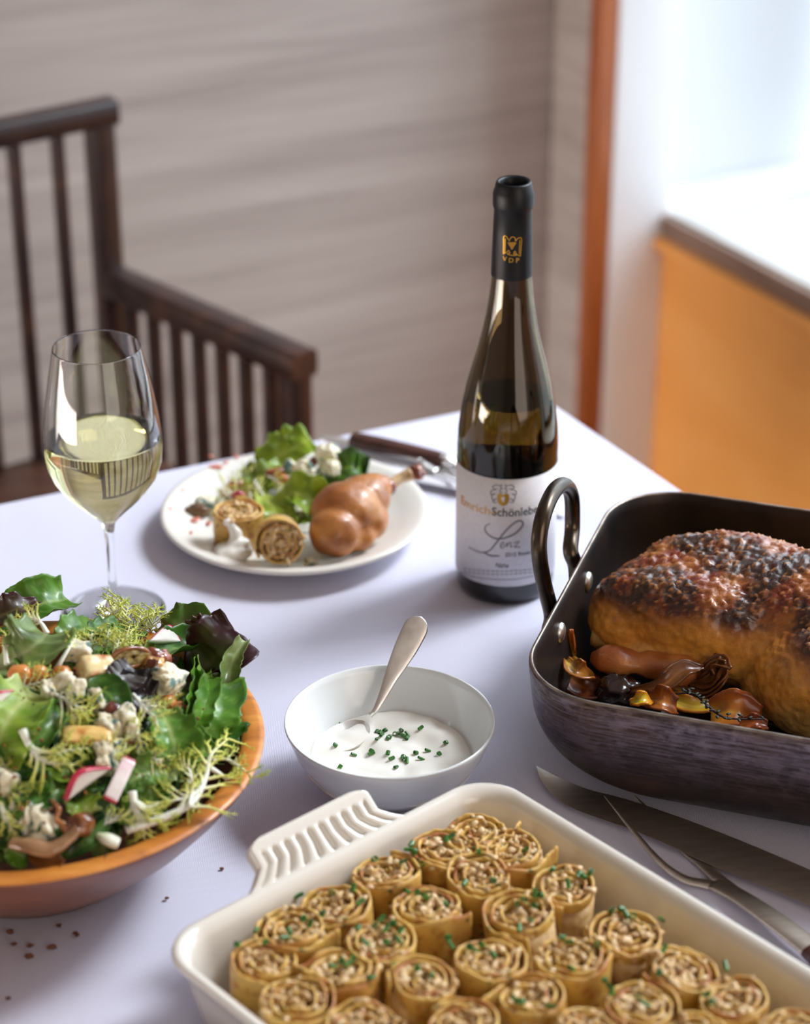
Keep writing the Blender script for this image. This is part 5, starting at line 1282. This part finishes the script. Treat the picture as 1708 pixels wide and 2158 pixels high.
G1 = dict(green=(110, 160, 46), rib=(204, 220, 140), dark=(64, 116, 28)); G2 = dict(green=(76, 124, 38), rib=(158, 190, 98), dark=(42, 82, 22)); G3 = dict(green=(168, 196, 66), rib=(224, 232, 160), dark=(120, 160, 40)); GD = dict(green=(44, 80, 28), rib=(100, 130, 62), dark=(26, 52, 18))
sleaf('broad green lettuce leaf arching over the back of the salad bowl', [(-20, 1345, .004), (40, 1300, .018), (90, 1272, .024), (142, 1262, .020)], 0.022, cup=1.1, ruf=0.001, seed=1, tipw=0.8, **G1)
sleaf('dark red-edged leaf at the back of the bowl behind the broad green leaf', [(-40, 1350, .006), (-10, 1310, .020), (30, 1286, .028), (80, 1268, .026)], 0.014, cup=0.9, ruf=0.001, seed=2, green=(86, 78, 44), rib=(140, 130, 80), edge=(74, 34, 36))
sleaf('pale green crinkled leaf behind the chickpeas', [(-10, 1412, .004), (35, 1385, .016), (75, 1358, .024), (100, 1335, .022)], 0.026, cup=0.9, ruf=0.002, bub=0.0010, seed=3, tipw=0.7, green=(132, 160, 78), rib=(206, 214, 160))
sleaf('green leaf curving across the upper middle of the salad', [(120, 1372, .006), (150, 1340, .016), (190, 1325, .018), (225, 1345, .010)], 0.015, cup=1.0, ruf=0.002, seed=4, **G1)
sleaf('rolled deep green leaf tucked under the radish crescent', [(318, 1398, .010), (360, 1372, .018), (405, 1368, .018), (440, 1400, .012)], 0.018, cup=1.4, ruf=0.0015, seed=5, **G2)
sleaf('green leaf with a brown rib behind the radish crescent', [(330, 1340, .010), (375, 1318, .018), (410, 1322, .018), (445, 1375, .012)], 0.016, cup=1.0, ruf=0.002, seed=6, green=(104, 146, 52), rib=(150, 120, 90))
sleaf('large maroon ruffled lettuce leaf rising over the bowl rim', [(405, 1440, .004), (440, 1400, .020), (470, 1365, .034), (505, 1335, .040)], 0.024, cup=0.8, ruf=0.004, rf=1.7, seed=7, tipw=0.9, green=(86, 96, 46), rib=(120, 110, 70), edge=(62, 26, 34), up=(-0.3, -0.9, 0.5))
sleaf('olive lettuce leaf half behind the maroon leaf', [(400, 1390, .008), (425, 1350, .022), (452, 1322, .030)], 0.016, cup=0.8, ruf=0.003, seed=8, tipw=0.8, green=(120, 122, 48), rib=(150, 150, 80), edge=(96, 58, 34))
sleaf('pale-backed leaf fold hanging from the maroon leaf to the bowl rim', [(515, 1352, .040), (492, 1390, .034), (484, 1430, .026), (488, 1490, .012)], 0.0095, cup=1.6, ruf=0.002, rf=2, seed=9, tipw=0.8, basew=0.6, green=(136, 158, 84), rib=(176, 190, 130))
sleaf('bright green frilled leaf standing against the inner bowl wall', [(430, 1410, .014), (455, 1450, .020), (450, 1500, .018), (430, 1548, .006)], 0.019, cup=1.2, ruf=0.0038, rf=2.6, seed=10, tipw=0.8, basew=0.6, **G1)
sleaf('glossy bright green leaf ruffle beside the standing frilled leaf', [(412, 1408, .010), (425, 1440, .018), (418, 1490, .016), (408, 1530, .008)], 0.013, cup=1.5, ruf=0.003, rf=2.4, seed=11, tipw=0.8, basew=0.7, green=(110, 166, 48), rib=(170, 204, 90))
sleaf('green leaf lobe resting on the dark inner wall of the bowl', [(450, 1480, .010), (468, 1510, .008), (448, 1545, .002), (420, 1580, -.002)], 0.018, cup=1.0, ruf=0.004, rf=2.4, seed=12, tipw=0.7, **G2)
sleaf('large translucent yellow-green leaf near the thick white rib', [(72, 1462, .012), (35, 1490, .022), (5, 1540, .022), (-15, 1610, .010)], 0.026, cup=1.0, ruf=0.002, seed=13, tipw=0.8, basew=0.6, **G3)
sleaf('rolled green leaf running below the yellow-green leaf', [(40, 1630, .004), (75, 1575, .014), (110, 1525, .018), (140, 1495, .012)], 0.014, cup=1.8, ruf=0.001, seed=14, tipw=0.7, green=(110, 154, 62), rib=(160, 194, 110))
sleaf('green leaf falling beside the rolled leaf at the bowl side', [(60, 1560, .008), (30, 1610, .010), (25, 1650, .004)], 0.015, cup=1.1, ruf=0.003, seed=15, **G2)
sleaf('round dark green leaf in the middle of the salad', [(188, 1478, .012), (212, 1455, .018), (236, 1475, .020), (240, 1515, .010)], 0.013, cup=0.7, ruf=0.001, seed=16, tipw=0.7, **G2)
sleaf('grey-purple leaf scrap beside the round dark green leaf', [(235, 1450, .018), (258, 1432, .022), (285, 1412, .024)], 0.012, cup=0.5, ruf=0.001, seed=17, tipw=0.8, basew=0.5, green=(92, 84, 80), rib=(120, 112, 104), dark=(66, 56, 58))
sleaf('nearly black purple leaf at the centre of the salad', [(245, 1480, .010), (285, 1468, .014), (330, 1490, .010)], 0.018, cup=0.8, ruf=0.002, seed=18, green=(40, 26, 32), rib=(66, 44, 48), dark=(26, 18, 24))
sleaf('crisp green leaf with a pale rib near the tan chickpeas', [(332, 1492, .016), (352, 1525, .022), (368, 1575, .020), (362, 1625, .010)], 0.018, cup=1.1, ruf=0.003, seed=19, tipw=0.7, **G1)
sleaf('long green leaf with a white rib leading to the bowl rim', [(375, 1530, .012), (400, 1548, .014), (425, 1575, .012), (445, 1600, .006)], 0.009, cup=1.4, ruf=0.001, seed=20, **G1)
sleaf('spotted green leaf twisting down near the bottom of the salad', [(150, 1648, .010), (105, 1672, .014), (70, 1660, .012), (45, 1640, .006)], 0.013, cup=1.0, ruf=0.003, seed=31, **G2)
sleaf('torn green leaf tip hanging under the spotted leaf', [(55, 1648, .012), (68, 1680, .012), (80, 1708, .006)], 0.011, cup=0.9, ruf=0.003, seed=32, tipw=0.5, **G1)
sleaf('mid green leaf under the long radish wedge', [(90, 1640, .004), (140, 1622, .010), (190, 1630, .010), (230, 1615, .008)], 0.014, cup=0.8, ruf=0.003, seed=33, **G2)
sleaf('pale green ribbed leaf below the white radish stick', [(380, 1640, .010), (330, 1625, .016), (285, 1640, .016), (245, 1670, .008)], 0.012, cup=1.3, ruf=0.003, seed=34, green=(122, 166, 62), rib=(212, 226, 160))
sleaf('grass-green leaf hanging below the pale ribbed leaf', [(312, 1640, .014), (318, 1670, .014), (320, 1710, .006)], 0.011, cup=1.0, ruf=0.002, seed=35, tipw=0.8, **G1)
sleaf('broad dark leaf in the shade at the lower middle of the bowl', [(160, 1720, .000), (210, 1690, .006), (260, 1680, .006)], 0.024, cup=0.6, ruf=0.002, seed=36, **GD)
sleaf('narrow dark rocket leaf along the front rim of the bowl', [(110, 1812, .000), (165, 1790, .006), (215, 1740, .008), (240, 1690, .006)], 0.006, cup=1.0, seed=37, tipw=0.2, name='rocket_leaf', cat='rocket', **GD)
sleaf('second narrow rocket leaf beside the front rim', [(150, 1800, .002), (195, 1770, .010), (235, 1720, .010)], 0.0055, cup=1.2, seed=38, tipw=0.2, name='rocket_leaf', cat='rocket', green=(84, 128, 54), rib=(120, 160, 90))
sleaf('small green leaf tip at the front rim near the brown leaf flake', [(15, 1785, .006), (40, 1800, .008), (62, 1812, .004)], 0.009, cup=1.0, ruf=0.002, seed=39, **G1)
sleaf('green leaf under the top frisee at the back of the bowl', [(200, 1380, .006), (235, 1345, .012), (290, 1330, .012)], 0.018, cup=0.8, ruf=0.002, seed=40, **G2)
sleaf('light green leaf spread above the brown oval mushroom', [(300, 1375, .012), (330, 1372, .014), (370, 1362, .012)], 0.010, cup=0.8, seed=41, **G3)
sleaf('brown papery leaf flake lying on the front rim', [(55, 1775, .008), (80, 1800, .010), (110, 1815, .012), (134, 1820, .014)], 0.0085, cup=0.9, seed=42, tipw=0.3, name='leaf_flake', cat='leaf', green=(150, 96, 46), rib=(120, 70, 34), dark=(112, 62, 28))
rs = random.Random(5)
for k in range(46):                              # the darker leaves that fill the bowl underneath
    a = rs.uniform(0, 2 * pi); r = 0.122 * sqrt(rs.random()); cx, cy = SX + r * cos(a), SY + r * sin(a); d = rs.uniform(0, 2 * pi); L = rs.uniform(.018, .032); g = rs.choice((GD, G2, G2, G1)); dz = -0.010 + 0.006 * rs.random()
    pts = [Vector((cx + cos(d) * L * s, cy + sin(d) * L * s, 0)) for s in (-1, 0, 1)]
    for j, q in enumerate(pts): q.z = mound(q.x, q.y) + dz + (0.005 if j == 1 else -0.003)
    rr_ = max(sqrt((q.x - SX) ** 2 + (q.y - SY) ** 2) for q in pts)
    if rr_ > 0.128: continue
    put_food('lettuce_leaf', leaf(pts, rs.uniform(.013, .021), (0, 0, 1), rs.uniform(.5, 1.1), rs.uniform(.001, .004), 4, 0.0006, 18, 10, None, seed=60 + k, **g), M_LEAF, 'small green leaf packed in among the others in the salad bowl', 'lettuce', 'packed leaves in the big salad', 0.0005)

SCRAP = ('behind the two touching chickpeas', 'at the foot of the slanting white stalk', 'between the upper cheese crumb and pale cube', 'under the oval mushroom slice', 'beside the largest chickpea', 'by the square cheese lump', 'above the long tan cube', 'on the bend of the thick white rib', 'beside the red-tipped radish stick', 'below the square cheese lump', 'under the long radish wedge', 'by the big blue cheese piece near the bowl edge', 'above the trumpet mushroom', 'over the dangling yellow sprig', 'beside the trumpet mushroom cap', 'under the climbing white rib', 'by the darker chickpea', 'at the start of the thick white rib')
for k, (x, y, col_) in enumerate(((60, 1405, 0), (150, 1400, 1), (185, 1395, 0), (255, 1400, 2), (20, 1440, 0), (295, 1450, 1), (210, 1540, 0), (130, 1620, 2), (300, 1600, 0), (340, 1440, 2), (250, 1640, 1), (20, 1700, 0), (110, 1750, 1), (270, 1720, 0), (180, 1700, 2), (330, 1660, 0), (385, 1500, 1), (75, 1600, 0))):
    d = rs.uniform(0, 6.28); L = rs.uniform(22, 36); g = (G1, G2, G3)[col_]
    sleaf('little torn leaf scrap ' + SCRAP[k], [(x - L * cos(d), y - L * 0.7 * sin(d), .004), (x, y, .014), (x + L * cos(d), y + L * 0.7 * sin(d), .008)], rs.uniform(.007, .011), group='loose leaf scraps on the big salad', cup=rs.uniform(.6, 1.4), ruf=rs.uniform(.0015, .003), rf=2.5, seed=200 + k, tipw=.5, basew=.4, **g)

FG = 'frisee sprigs in the big salad'


def sfris(label, pts, w, nb, bl, sd, **kw):
    P = [sal(x, y, z) for x, y, z in pts]; put_food('frisee_sprig', frisee(P, w, nb, bl, sd, **kw), M_FRIS, label, 'frisee', FG)


sfris('thick white frisee rib sweeping below the yellow-green leaf', [(47, 1538, .030), (68, 1580, .026), (100, 1606, .024), (170, 1612, .020)], 0.0030, 12, .020, 11, start=.25)
sfris('frisee fan over the tan cube above the thick white rib', [(80, 1580, .026), (110, 1585, .026), (150, 1580, .026), (190, 1575, .022)], 0.0014, 13, .016, 12, start=.2)
sfris('large white frisee rib climbing along the front rim', [(265, 1748, .016), (345, 1722, .022), (405, 1690, .026), (432, 1640, .028), (445, 1590, .030), (482, 1556, .026)], 0.0042, 18, .028, 13, start=.3)
sfris('frisee branch fanning back from the large white rib', [(425, 1660, .028), (395, 1680, .028), (345, 1690, .026), (310, 1705, .020)], 0.0020, 14, .020, 14, start=.1)
sfris('yellow-tipped frisee branch beside the white rib', [(400, 1700, .028), (405, 1650, .028), (395, 1615, .026), (375, 1600, .020)], 0.0018, 13, .018, 15, start=.15)
sfris('frisee tip reaching out over the bowl rim onto the cloth side', [(445, 1600, .026), (478, 1600, .022), (505, 1615, .022), (535, 1640, .020)], 0.0020, 9, .014, 16, start=.3)
sfris('white frisee heart leaning on the bowl rim', [(430, 1610, .020), (455, 1625, .018), (480, 1640, .014), (500, 1630, .014)], 0.0034, 7, .012, 17, start=.5)
sfris('yellow frisee sprig dangling below the radish stick', [(278, 1668, .026), (285, 1705, .024), (300, 1735, .018), (305, 1775, .010)], 0.0030, 14, .020, 18, start=.15)
sfris('spiky yellow frisee ends beside the dangling sprig', [(290, 1690, .024), (325, 1715, .022), (350, 1740, .016)], 0.0022, 12, .016, 19, start=.2)
sfris('curly frisee loop beside the centre cheese crumbs', [(288, 1470, .024), (308, 1495, .028), (330, 1520, .028), (318, 1570, .022)], 0.0018, 13, .018, 20, start=.1, curl=1.5)
sfris('small frisee curl over the dark purple leaf', [(280, 1462, .024), (305, 1485, .026), (345, 1488, .024)], 0.0014, 9, .012, 21, start=.3)
sfris('frisee shred between the chickpeas and the cheese', [(115, 1462, .022), (140, 1475, .026), (165, 1490, .026), (190, 1500, .020)], 0.0018, 14, .020, 22, start=.1)
sfris('frisee branch dropping under the cheese shred', [(140, 1475, .024), (150, 1500, .024), (165, 1525, .016)], 0.0014, 10, .014, 23, start=.2)
sfris('frisee wisps over the chickpeas', [(40, 1450, .016), (75, 1440, .020), (110, 1432, .020)], 0.0010, 10, .014, 24, start=.1)
TUFT = ('below the wine glass foot', 'topmost of the back heap', 'on the bowl side of the topmost tuft', 'above the radish crescent', 'closest to the radish crescent', 'behind the slanting white stalk', 'in the middle of the back heap', 'directly above the oval mushroom slice', 'lowest by the upper cheese crumb')
for k, (x, y) in enumerate(((210, 1312), (238, 1285), (262, 1300), (290, 1310), (318, 1305), (225, 1335), (265, 1340), (245, 1360), (190, 1340))):
    sfris('fluffy pale frisee tuft ' + TUFT[k], [(x - 6, y + 40, .006), (x, y + 18, .016), (x + 4, y - 4, .022), (x + 10, y - 26, .020)], 0.0016, 15, .017, 30 + k, start=.1, white=.6)
sfris('pale frisee rib at the back beside the broad green leaf', [(100, 1335, .020), (85, 1312, .026), (62, 1302, .028), (40, 1308, .024)], 0.0020, 12, .014, 41, start=.3)
sfris('white frisee stalk slanting by the upper cheese crumb', [(112, 1420, .014), (130, 1390, .022), (150, 1358, .026), (165, 1335, .020)], 0.0028, 9, .014, 42, start=.55)
sfris('frisee strands curling round the oval mushroom', [(230, 1385, .014), (260, 1370, .020), (290, 1355, .020)], 0.0012, 12, .015, 43, start=.1)
sfris('pale frisee ribbon at the far edge of the heap', [(15, 1400, .014), (12, 1360, .020), (25, 1325, .022)], 0.0020, 9, .012, 44, start=.4)
for k, pts in enumerate(([(8, 1740, .006), (25, 1700, .014), (40, 1660, .016)], [(5, 1660, .010), (8, 1620, .012), (20, 1580, .010)], [(0, 1690, .014), (15, 1730, .014), (40, 1770, .008)], [(55, 1760, .008), (50, 1720, .014), (65, 1690, .012)])):
    sfris(('limp frisee sprig under the twisting spotted leaf', 'thin frisee sprig below the yellow-green leaf', 'white frisee rib beside the big blue cheese piece', 'frisee wisp behind the big blue cheese piece')[k], pts, 0.0018, 10, .014, 50 + k, start=.2, white=.8)
for k, pts in enumerate(([(205, 1590, .020), (235, 1580, .026), (262, 1590, .020)], [(260, 1560, .020), (290, 1545, .026), (300, 1600, .018)], [(300, 1590, .016), (330, 1600, .022), (360, 1610, .016)], [(215, 1740, .010), (250, 1720, .016), (285, 1710, .014)])):
    sfris(('frisee wisp around the small blue cheese lump', 'frisee wisp between the tan cube and the crisp leaf', 'toothed frisee ribbon by the white radish stick', 'frisee wisp above the white stalk end')[k], pts, 0.0013, 13, .015, 60 + k, start=.05)
P = [sal(x, y, z) for x, y, z in ((205, 1760, .010), (225, 1768, .014), (250, 1778, .014))]; V, F = tube(crv(P, 20), lerps([0.0022, 0.0032, 0.0042, 0.0047, 0.0046, 0.0040], 20), 14, 0.75); put_food('frisee_stalk', (V, F, [mixc(rgb(232, 232, 214), rgb(210, 216, 170), 0.4 + noise.noise(v * 100)) for v in V]), M_FOOD, 'thick white cut stalk end at the front rim of the bowl', 'frisee', FG)

# toppings
CG = 'chickpeas in the big salad'
for i, (x, y, z, r, c1, lab) in enumerate(((42, 1424, .026, .0082, (206, 112, 44), 'largest orange chickpea in the row above the white rib'), (81, 1421, .025, .0066, (206, 112, 44), 'second orange chickpea touching the largest one'), (130, 1422, .022, .0066, (190, 106, 48), 'orange chickpea half hidden by cheese'), (352, 1483, .016, .0070, (180, 104, 46), 'brown chickpea under the square cheese lump'), (376, 1500, .016, .0078, (150, 84, 42), 'darker chickpea against the frilled green leaf'), (-2, 1362, .022, .007, (206, 104, 44), 'orange chickpea at the far edge of the salad'))):
    p = sal(x, y, z - r); V, F = lump(p, (r, r * .94, r * .92), i + 3, 0.10, 24, 16, 1.3); put_food('chickpea', (V, F, [mixc(rgb(*c1), rgb(236, 160, 84), 0.35 + 0.9 * noise.noise(v * 130)) for v in V]), M_GLOSS, lab, 'chickpea', CG)
KG = 'blue cheese crumbs in the big salad'
for i, (x, y, z, r, lab) in enumerate(((164, 1374, .026, (.0085, .007, .006), 'white cheese crumb beside the slanting white stalk'), (352, 1438, .026, (.0135, .009, .0085), 'big square blue cheese lump near the bowl rim'), (338, 1422, .030, (.008, .005, .004), 'cheese ledge on top of the square lump'), (128, 1440, .028, (.009, .006, .005), 'cheese crumb in front of the half-hidden chickpea'), (160, 1453, .028, (.0065, .005, .0055), 'upright cheese crumb beside the frisee shred'), (208, 1480, .024, (.009, .004, .003), 'flat white cheese flake on the round green leaf'),
                                          (266, 1518, .028, (.009, .007, .0075), 'cheese crumb over the nearly black leaf'), (228, 1532, .026, (.0065, .006, .0085), 'blue-streaked cheese crumb next to the black leaf'), (280, 1545, .024, (.008, .005, .004), 'low cheese crumb below the centre pair'), (225, 1598, .026, (.012, .005, .0045), 'long blue-grey cheese piece touching the radish wedge'), (218, 1613, .026, (.0075, .004, .0035), 'white cheese bit on the end of the radish wedge'), (84, 1735, .020, (.0085, .006, .010), 'big blue cheese piece by the curled brown mushroom'), (92, 1765, .016, (.0075, .0055, .008), 'lower half of the broken blue cheese piece'),
                                          (66, 1722, .018, (.006, .004, .007), 'pale cheese chip beside the big blue cheese piece'), (5, 1650, .018, (.009, .008, .007), 'grainy cheese crumb at the side of the salad bowl'), (248, 1572, .022, (.005, .004, .004), 'white cheese dot near the tan cube'), (100, 1452, .026, (.007, .004, .004), 'thin cheese sliver under the chickpeas'))):
    cheese(sal(x, y, z - r[2]), r, lab, KG, 70 + i, (0.3 * i, 0.2 * i, i * 1.1))


def cube_food(c, r, cols, label, name, cat, seed, rot):
    V, F = cubish(c, r, seed, 0.10, rot, 26, 2.0, 9); put_food(name, (V, F, [mixc(rgb(*cols[0]), rgb(*cols[1]), sst(-0.1, 0.5, noise.noise(v * 120 + Vector((seed, 0, 0))))) for v in V]), M_GLOSS, label, cat)


cube_food(sal(205, 1415, .018), (.0115, .009, .0075), ((236, 214, 158), (190, 104, 48)), 'roasted pale cube with browned edges in the upper salad', 'root_vegetable_cube', 'vegetable', 2, (.3, .2, .5))
cube_food(sal(182, 1560, .016), (.0150, .0075, .0065), ((238, 196, 120), (196, 120, 50)), 'long tan roasted cube above the thick white rib', 'root_vegetable_cube', 'vegetable', 4, (.25, .1, .12))
cube_food(sal(312, 1425, .012), (.0075, .005, .014), ((206, 160, 84), (150, 96, 44)), 'tan roasted wedge leaning by the square cheese lump', 'root_vegetable_wedge', 'vegetable', 6, (.1, .4, .3))


def radish(label, A, B, apex, thick, seed):
    """half-moon slice: white flesh, red skin along the outer arc"""
    A, B, Xp = Vector(A), Vector(B), Vector(apex); n = 22; arc = crv([A, Xp, B], n + 1); chord = [A.lerp(B, i / n) for i in range(n + 1)]; N = (B - A).cross(Xp - A).normalized(); rt = thing('radish_slice', label, 'radish', tuple(A), 0, 'radish slices in the big salad'); V, F, C = [], [], []
    if N.dot(TOCAM(A)) < 0: N = -N
    rows = 6
    for s in (0, 1):
        for i in range(n + 1):
            for j in range(rows + 1): V.append(chord[i].lerp(arc[i], j / rows * 0.93) + N * (thick * (0.5 - s)) - A); C.append(mixc(rgb(238, 232, 222), rgb(226, 190, 196), sst(.55, 1.0, j / rows)))
    o = (n + 1) * (rows + 1); ix = lambda i, j, s: s * o + i * (rows + 1) + j
    for i in range(n):
        for j in range(rows): F.append((ix(i, j, 0), ix(i + 1, j, 0), ix(i + 1, j + 1, 0), ix(i, j + 1, 0))); F.append((ix(i, j + 1, 1), ix(i + 1, j + 1, 1), ix(i + 1, j, 1), ix(i, j, 1)))
        F.append((ix(i, 0, 1), ix(i + 1, 0, 1), ix(i + 1, 0, 0), ix(i, 0, 0)))
    mk('flesh', V, F, M_GLOSS, rt, col=C); V, F, C = [], [], []
    for i in range(n + 1):
        d = (arc[i] - chord[i]); d = d.normalized() if d.length > 1e-5 else (Xp - (A + B) / 2).normalized()
        for w, o_ in ((0.54, -0.0009), (0.60, 0.0002), (0.4, 0.0009), (-0.4, 0.0009), (-0.60, 0.0002), (-0.54, -0.0009)): V.append(chord[i].lerp(arc[i], 0.93) + d * o_ + N * (thick * w) - A); C.append(mixc(rgb(176, 22, 62), rgb(206, 52, 84), 0.5 + noise.noise(V[-1] * 150)))
    for i in range(n):
        for k in range(5): F.append((i * 6 + k, (i + 1) * 6 + k, (i + 1) * 6 + k + 1, i * 6 + k + 1))
    mk('skin', V, F, M_GLOSS, rt, col=C); return rt


radish('red-skinned radish crescent at the back of the salad', sal(312, 1352, .026), sal(377, 1354, .024), sal(352, 1318, .034), 0.004, 1)
radish('long radish wedge with a red edge lying on the leaves', sal(136, 1686, .022), sal(232, 1616, .026), sal(165, 1626, .034), 0.004, 2)
radish('thin radish slice end at the far side of the salad', sal(-20, 1500, .024), sal(25, 1455, .026), sal(-10, 1462, .030), 0.004, 5)


def stick(label, P0_, P1_, w, th, seed):
    a, c = Vector(P0_), Vector(P1_); rt = thing('radish_stick', label, 'radish', tuple(a), 0, 'radish sticks in the big salad'); U = up_at(a); pts = crv([a, a.lerp(c, .5) + U * 0.001, c], 14); V, F = sweep_flat(pts, [w] * 14, [th] * 14, 16, U, 6)
    mk('flesh', [v - a for v in V], F, M_GLOSS, rt, col=[mixc(rgb(240, 232, 226), rgb(232, 204, 208), 0.3 + noise.noise(v * 90)) for v in V])
    T = (c - a).normalized()
    for p, q in ((c - T * 0.0006, c + T * 0.0012), (a + T * 0.0004, a - T * 0.0008)):
        V, F = sweep_flat([p, p.lerp(q, .5), q], [w * 1.02, w * 1.0, w * .7], [th * 1.03, th, th * .6], 16, U, 6); mk('skin', [v - a for v in V], F, M_GLOSS, rt, col=[rgb(196, 36, 72)] * len(V))


stick('white radish stick with red tips slanting over the leaves', sal(232, 1686, .026), sal(272, 1602, .030), 0.0044, 0.0020, 3)
stick('short white radish stick near the inner bowl wall', sal(402, 1592, .018), sal(392, 1558, .022), 0.0048, 0.0020, 4)
# mushrooms
C0 = sal(276, 1386, .024); rx, ry = (sal(316, 1384, .026) - sal(236, 1390, .022)) / 2, (sal(278, 1366, .030) - sal(274, 1406, .018)) / 2; N0 = rx.cross(ry).normalized()
if N0.dot(TOCAM(C0)) < 0: N0 = -N0
ms = thing('mushroom_slice', 'oval roasted mushroom slice with a crisp brown rim', 'mushroom', tuple(C0)); ring = [rx * cos(2 * pi * i / 40) + ry * sin(2 * pi * i / 40) for i in range(40)]
V, F = tube([r_ + N0 * 0.0006 * noise.noise(r_ * 200) for r_ in ring], [0.0016 + 0.0005 * noise.noise(r_ * 160) for r_ in ring], 8, 1.0, None, True); mk('browned_rim', V, F, M_GLOSS, ms, col=[mixc(rgb(112, 60, 30), rgb(160, 98, 52), 0.5 + noise.noise(v * 200)) for v in V])
V = [r_ * (j / 8) + N0 * (0.0007 * noise.noise(r_ * j * 60)) for j in range(1, 9) for r_ in ring] + [Vector()]; F = [(j * 40 + i, j * 40 + (i + 1) % 40, (j + 1) * 40 + (i + 1) % 40, (j + 1) * 40 + i) for j in range(7) for i in range(40)] + [(len(V) - 1, i, (i + 1) % 40) for i in range(40)]
fl_ = mk('pale_middle', V, F, M_GLOSS, ms, col=[mixc(rgb(176, 152, 84), rgb(112, 92, 46), 0.5 + 1.3 * noise.noise(v * 260)) for v in V]); fl_.modifiers.new('t', 'SOLIDIFY').thickness = 0.001
nut(sal(328, 1392, .022), (.0095, .0065, .009), ((110, 52, 34), (162, 88, 58)), 'reddish-brown roasted mushroom beside the oval slice', 'mushroom', 'mushroom', 12, (.2, .5, .4))
nut(sal(318, 1415, .020), (.0055, .0045, .010), ((92, 46, 30), (140, 80, 50)), 'dark mushroom stem below the reddish-brown mushroom', 'mushroom', 'mushroom', 13, (.3, .2, 0))


def mtube(label, pts, rads, cols, seed, cap_=None):
    mt = thing('trumpet_mushroom', label, 'mushroom', tuple(sal(*pts[0]))); o = sal(*pts[0]); V, F = tube(crv([sal(*q) for q in pts], 40), lerps(rads, 40), 14, 0.7); V = [v + Vector((0, 0, 1)) * 0.0009 * noise.noise(v * 160) for v in V]
    mk('stem', [v - o for v in V], F, M_GLOSS, mt, col=[mixc(rgb(*cols[0]), rgb(*cols[1]), 0.5 + noise.noise(v * 110 + Vector((seed, 0, 0)))) for v in V])
    if cap_:
        V, F = lump(sal(*cap_[0]), cap_[1], seed, .25, 24, 16, 1.6, (0.3, 0.2, 0.4)); mk('cap', [v - o for v in V], F, M_GLOSS, mt, col=[mixc(rgb(84, 44, 24), rgb(150, 90, 48), 0.5 + 1.2 * noise.noise(v * 150)) for v in V])


mtube('long curled brown trumpet mushroom near the front rim', [(25, 1776, .014), (60, 1782, .018), (105, 1790, .018), (140, 1770, .020), (162, 1745, .022)], [.0040, .0062, .0058, .0045, .0050], ((128, 88, 58), (176, 134, 96)), 1, ((170, 1738, .018), (.0085, .0070, .0075)))
mtube('thin brown mushroom stem twisting above the trumpet mushroom', [(108, 1684, .020), (124, 1705, .022), (118, 1725, .020), (132, 1738, .020), (144, 1752, .018)], [.0012, .0016, .0018, .0026, .0030], ((136, 80, 40), (186, 120, 66)), 2)
nut(sal(235, 1500, .020), (.008, .006, .005), ((60, 28, 20), (110, 52, 36)), 'dark fried crumb cluster on the nearly black leaf', 'fried_crumb', 'crumbs', 15)
b = MB(); rs = random.Random(9)
for k in range(170):
    x, y = rs.uniform(0, 470), rs.uniform(1300, 1790); p = sal(x, y, .020)
    if (p - Vector((SX, SY, p.z))).length > 0.125: continue
    b.add(lump(p, rs.uniform(.0006, .0013), k, .4, 6, 5), rgb(*rs.choice(((130, 60, 30), (60, 30, 20), (150, 84, 40)))))
put_food('spice_crumbs', (b.V, b.F, b.C), M_FOOD, 'fine brown spice crumbs sprinkled over the salad', 'crumbs', None, 0, None, 'stuff')

# crumbs dropped on the cloth below the salad bowl
for i, (x, y, r) in enumerate(((22, 1966, .0018), (30, 1991, .0014), (63, 1994, .0018), (62, 2017, .0022), (110, 1998, .0022), (125, 1952, .0014), (160, 1968, .0013), (163, 1972, .0012), (57, 1925, .0010), (18, 2105, .0013), (352, 1894, .0012), (468, 1832, .0012))):
    p = at(x, y, CZ); V, F = lump((0, 0, r * .5), (r * 1.3, r, r * .7), i, .5, 10, 7); o = mk('crumb', V, F, M_FOOD, None, col=[mixc(rgb(96, 56, 40), rgb(150, 92, 62), 0.5 + noise.noise(v * 500)) for v in V], loc=p); tag(o, 'tiny brown crumb dropped on the tablecloth below the salad bowl', 'crumb', 'crumbs on the tablecloth')
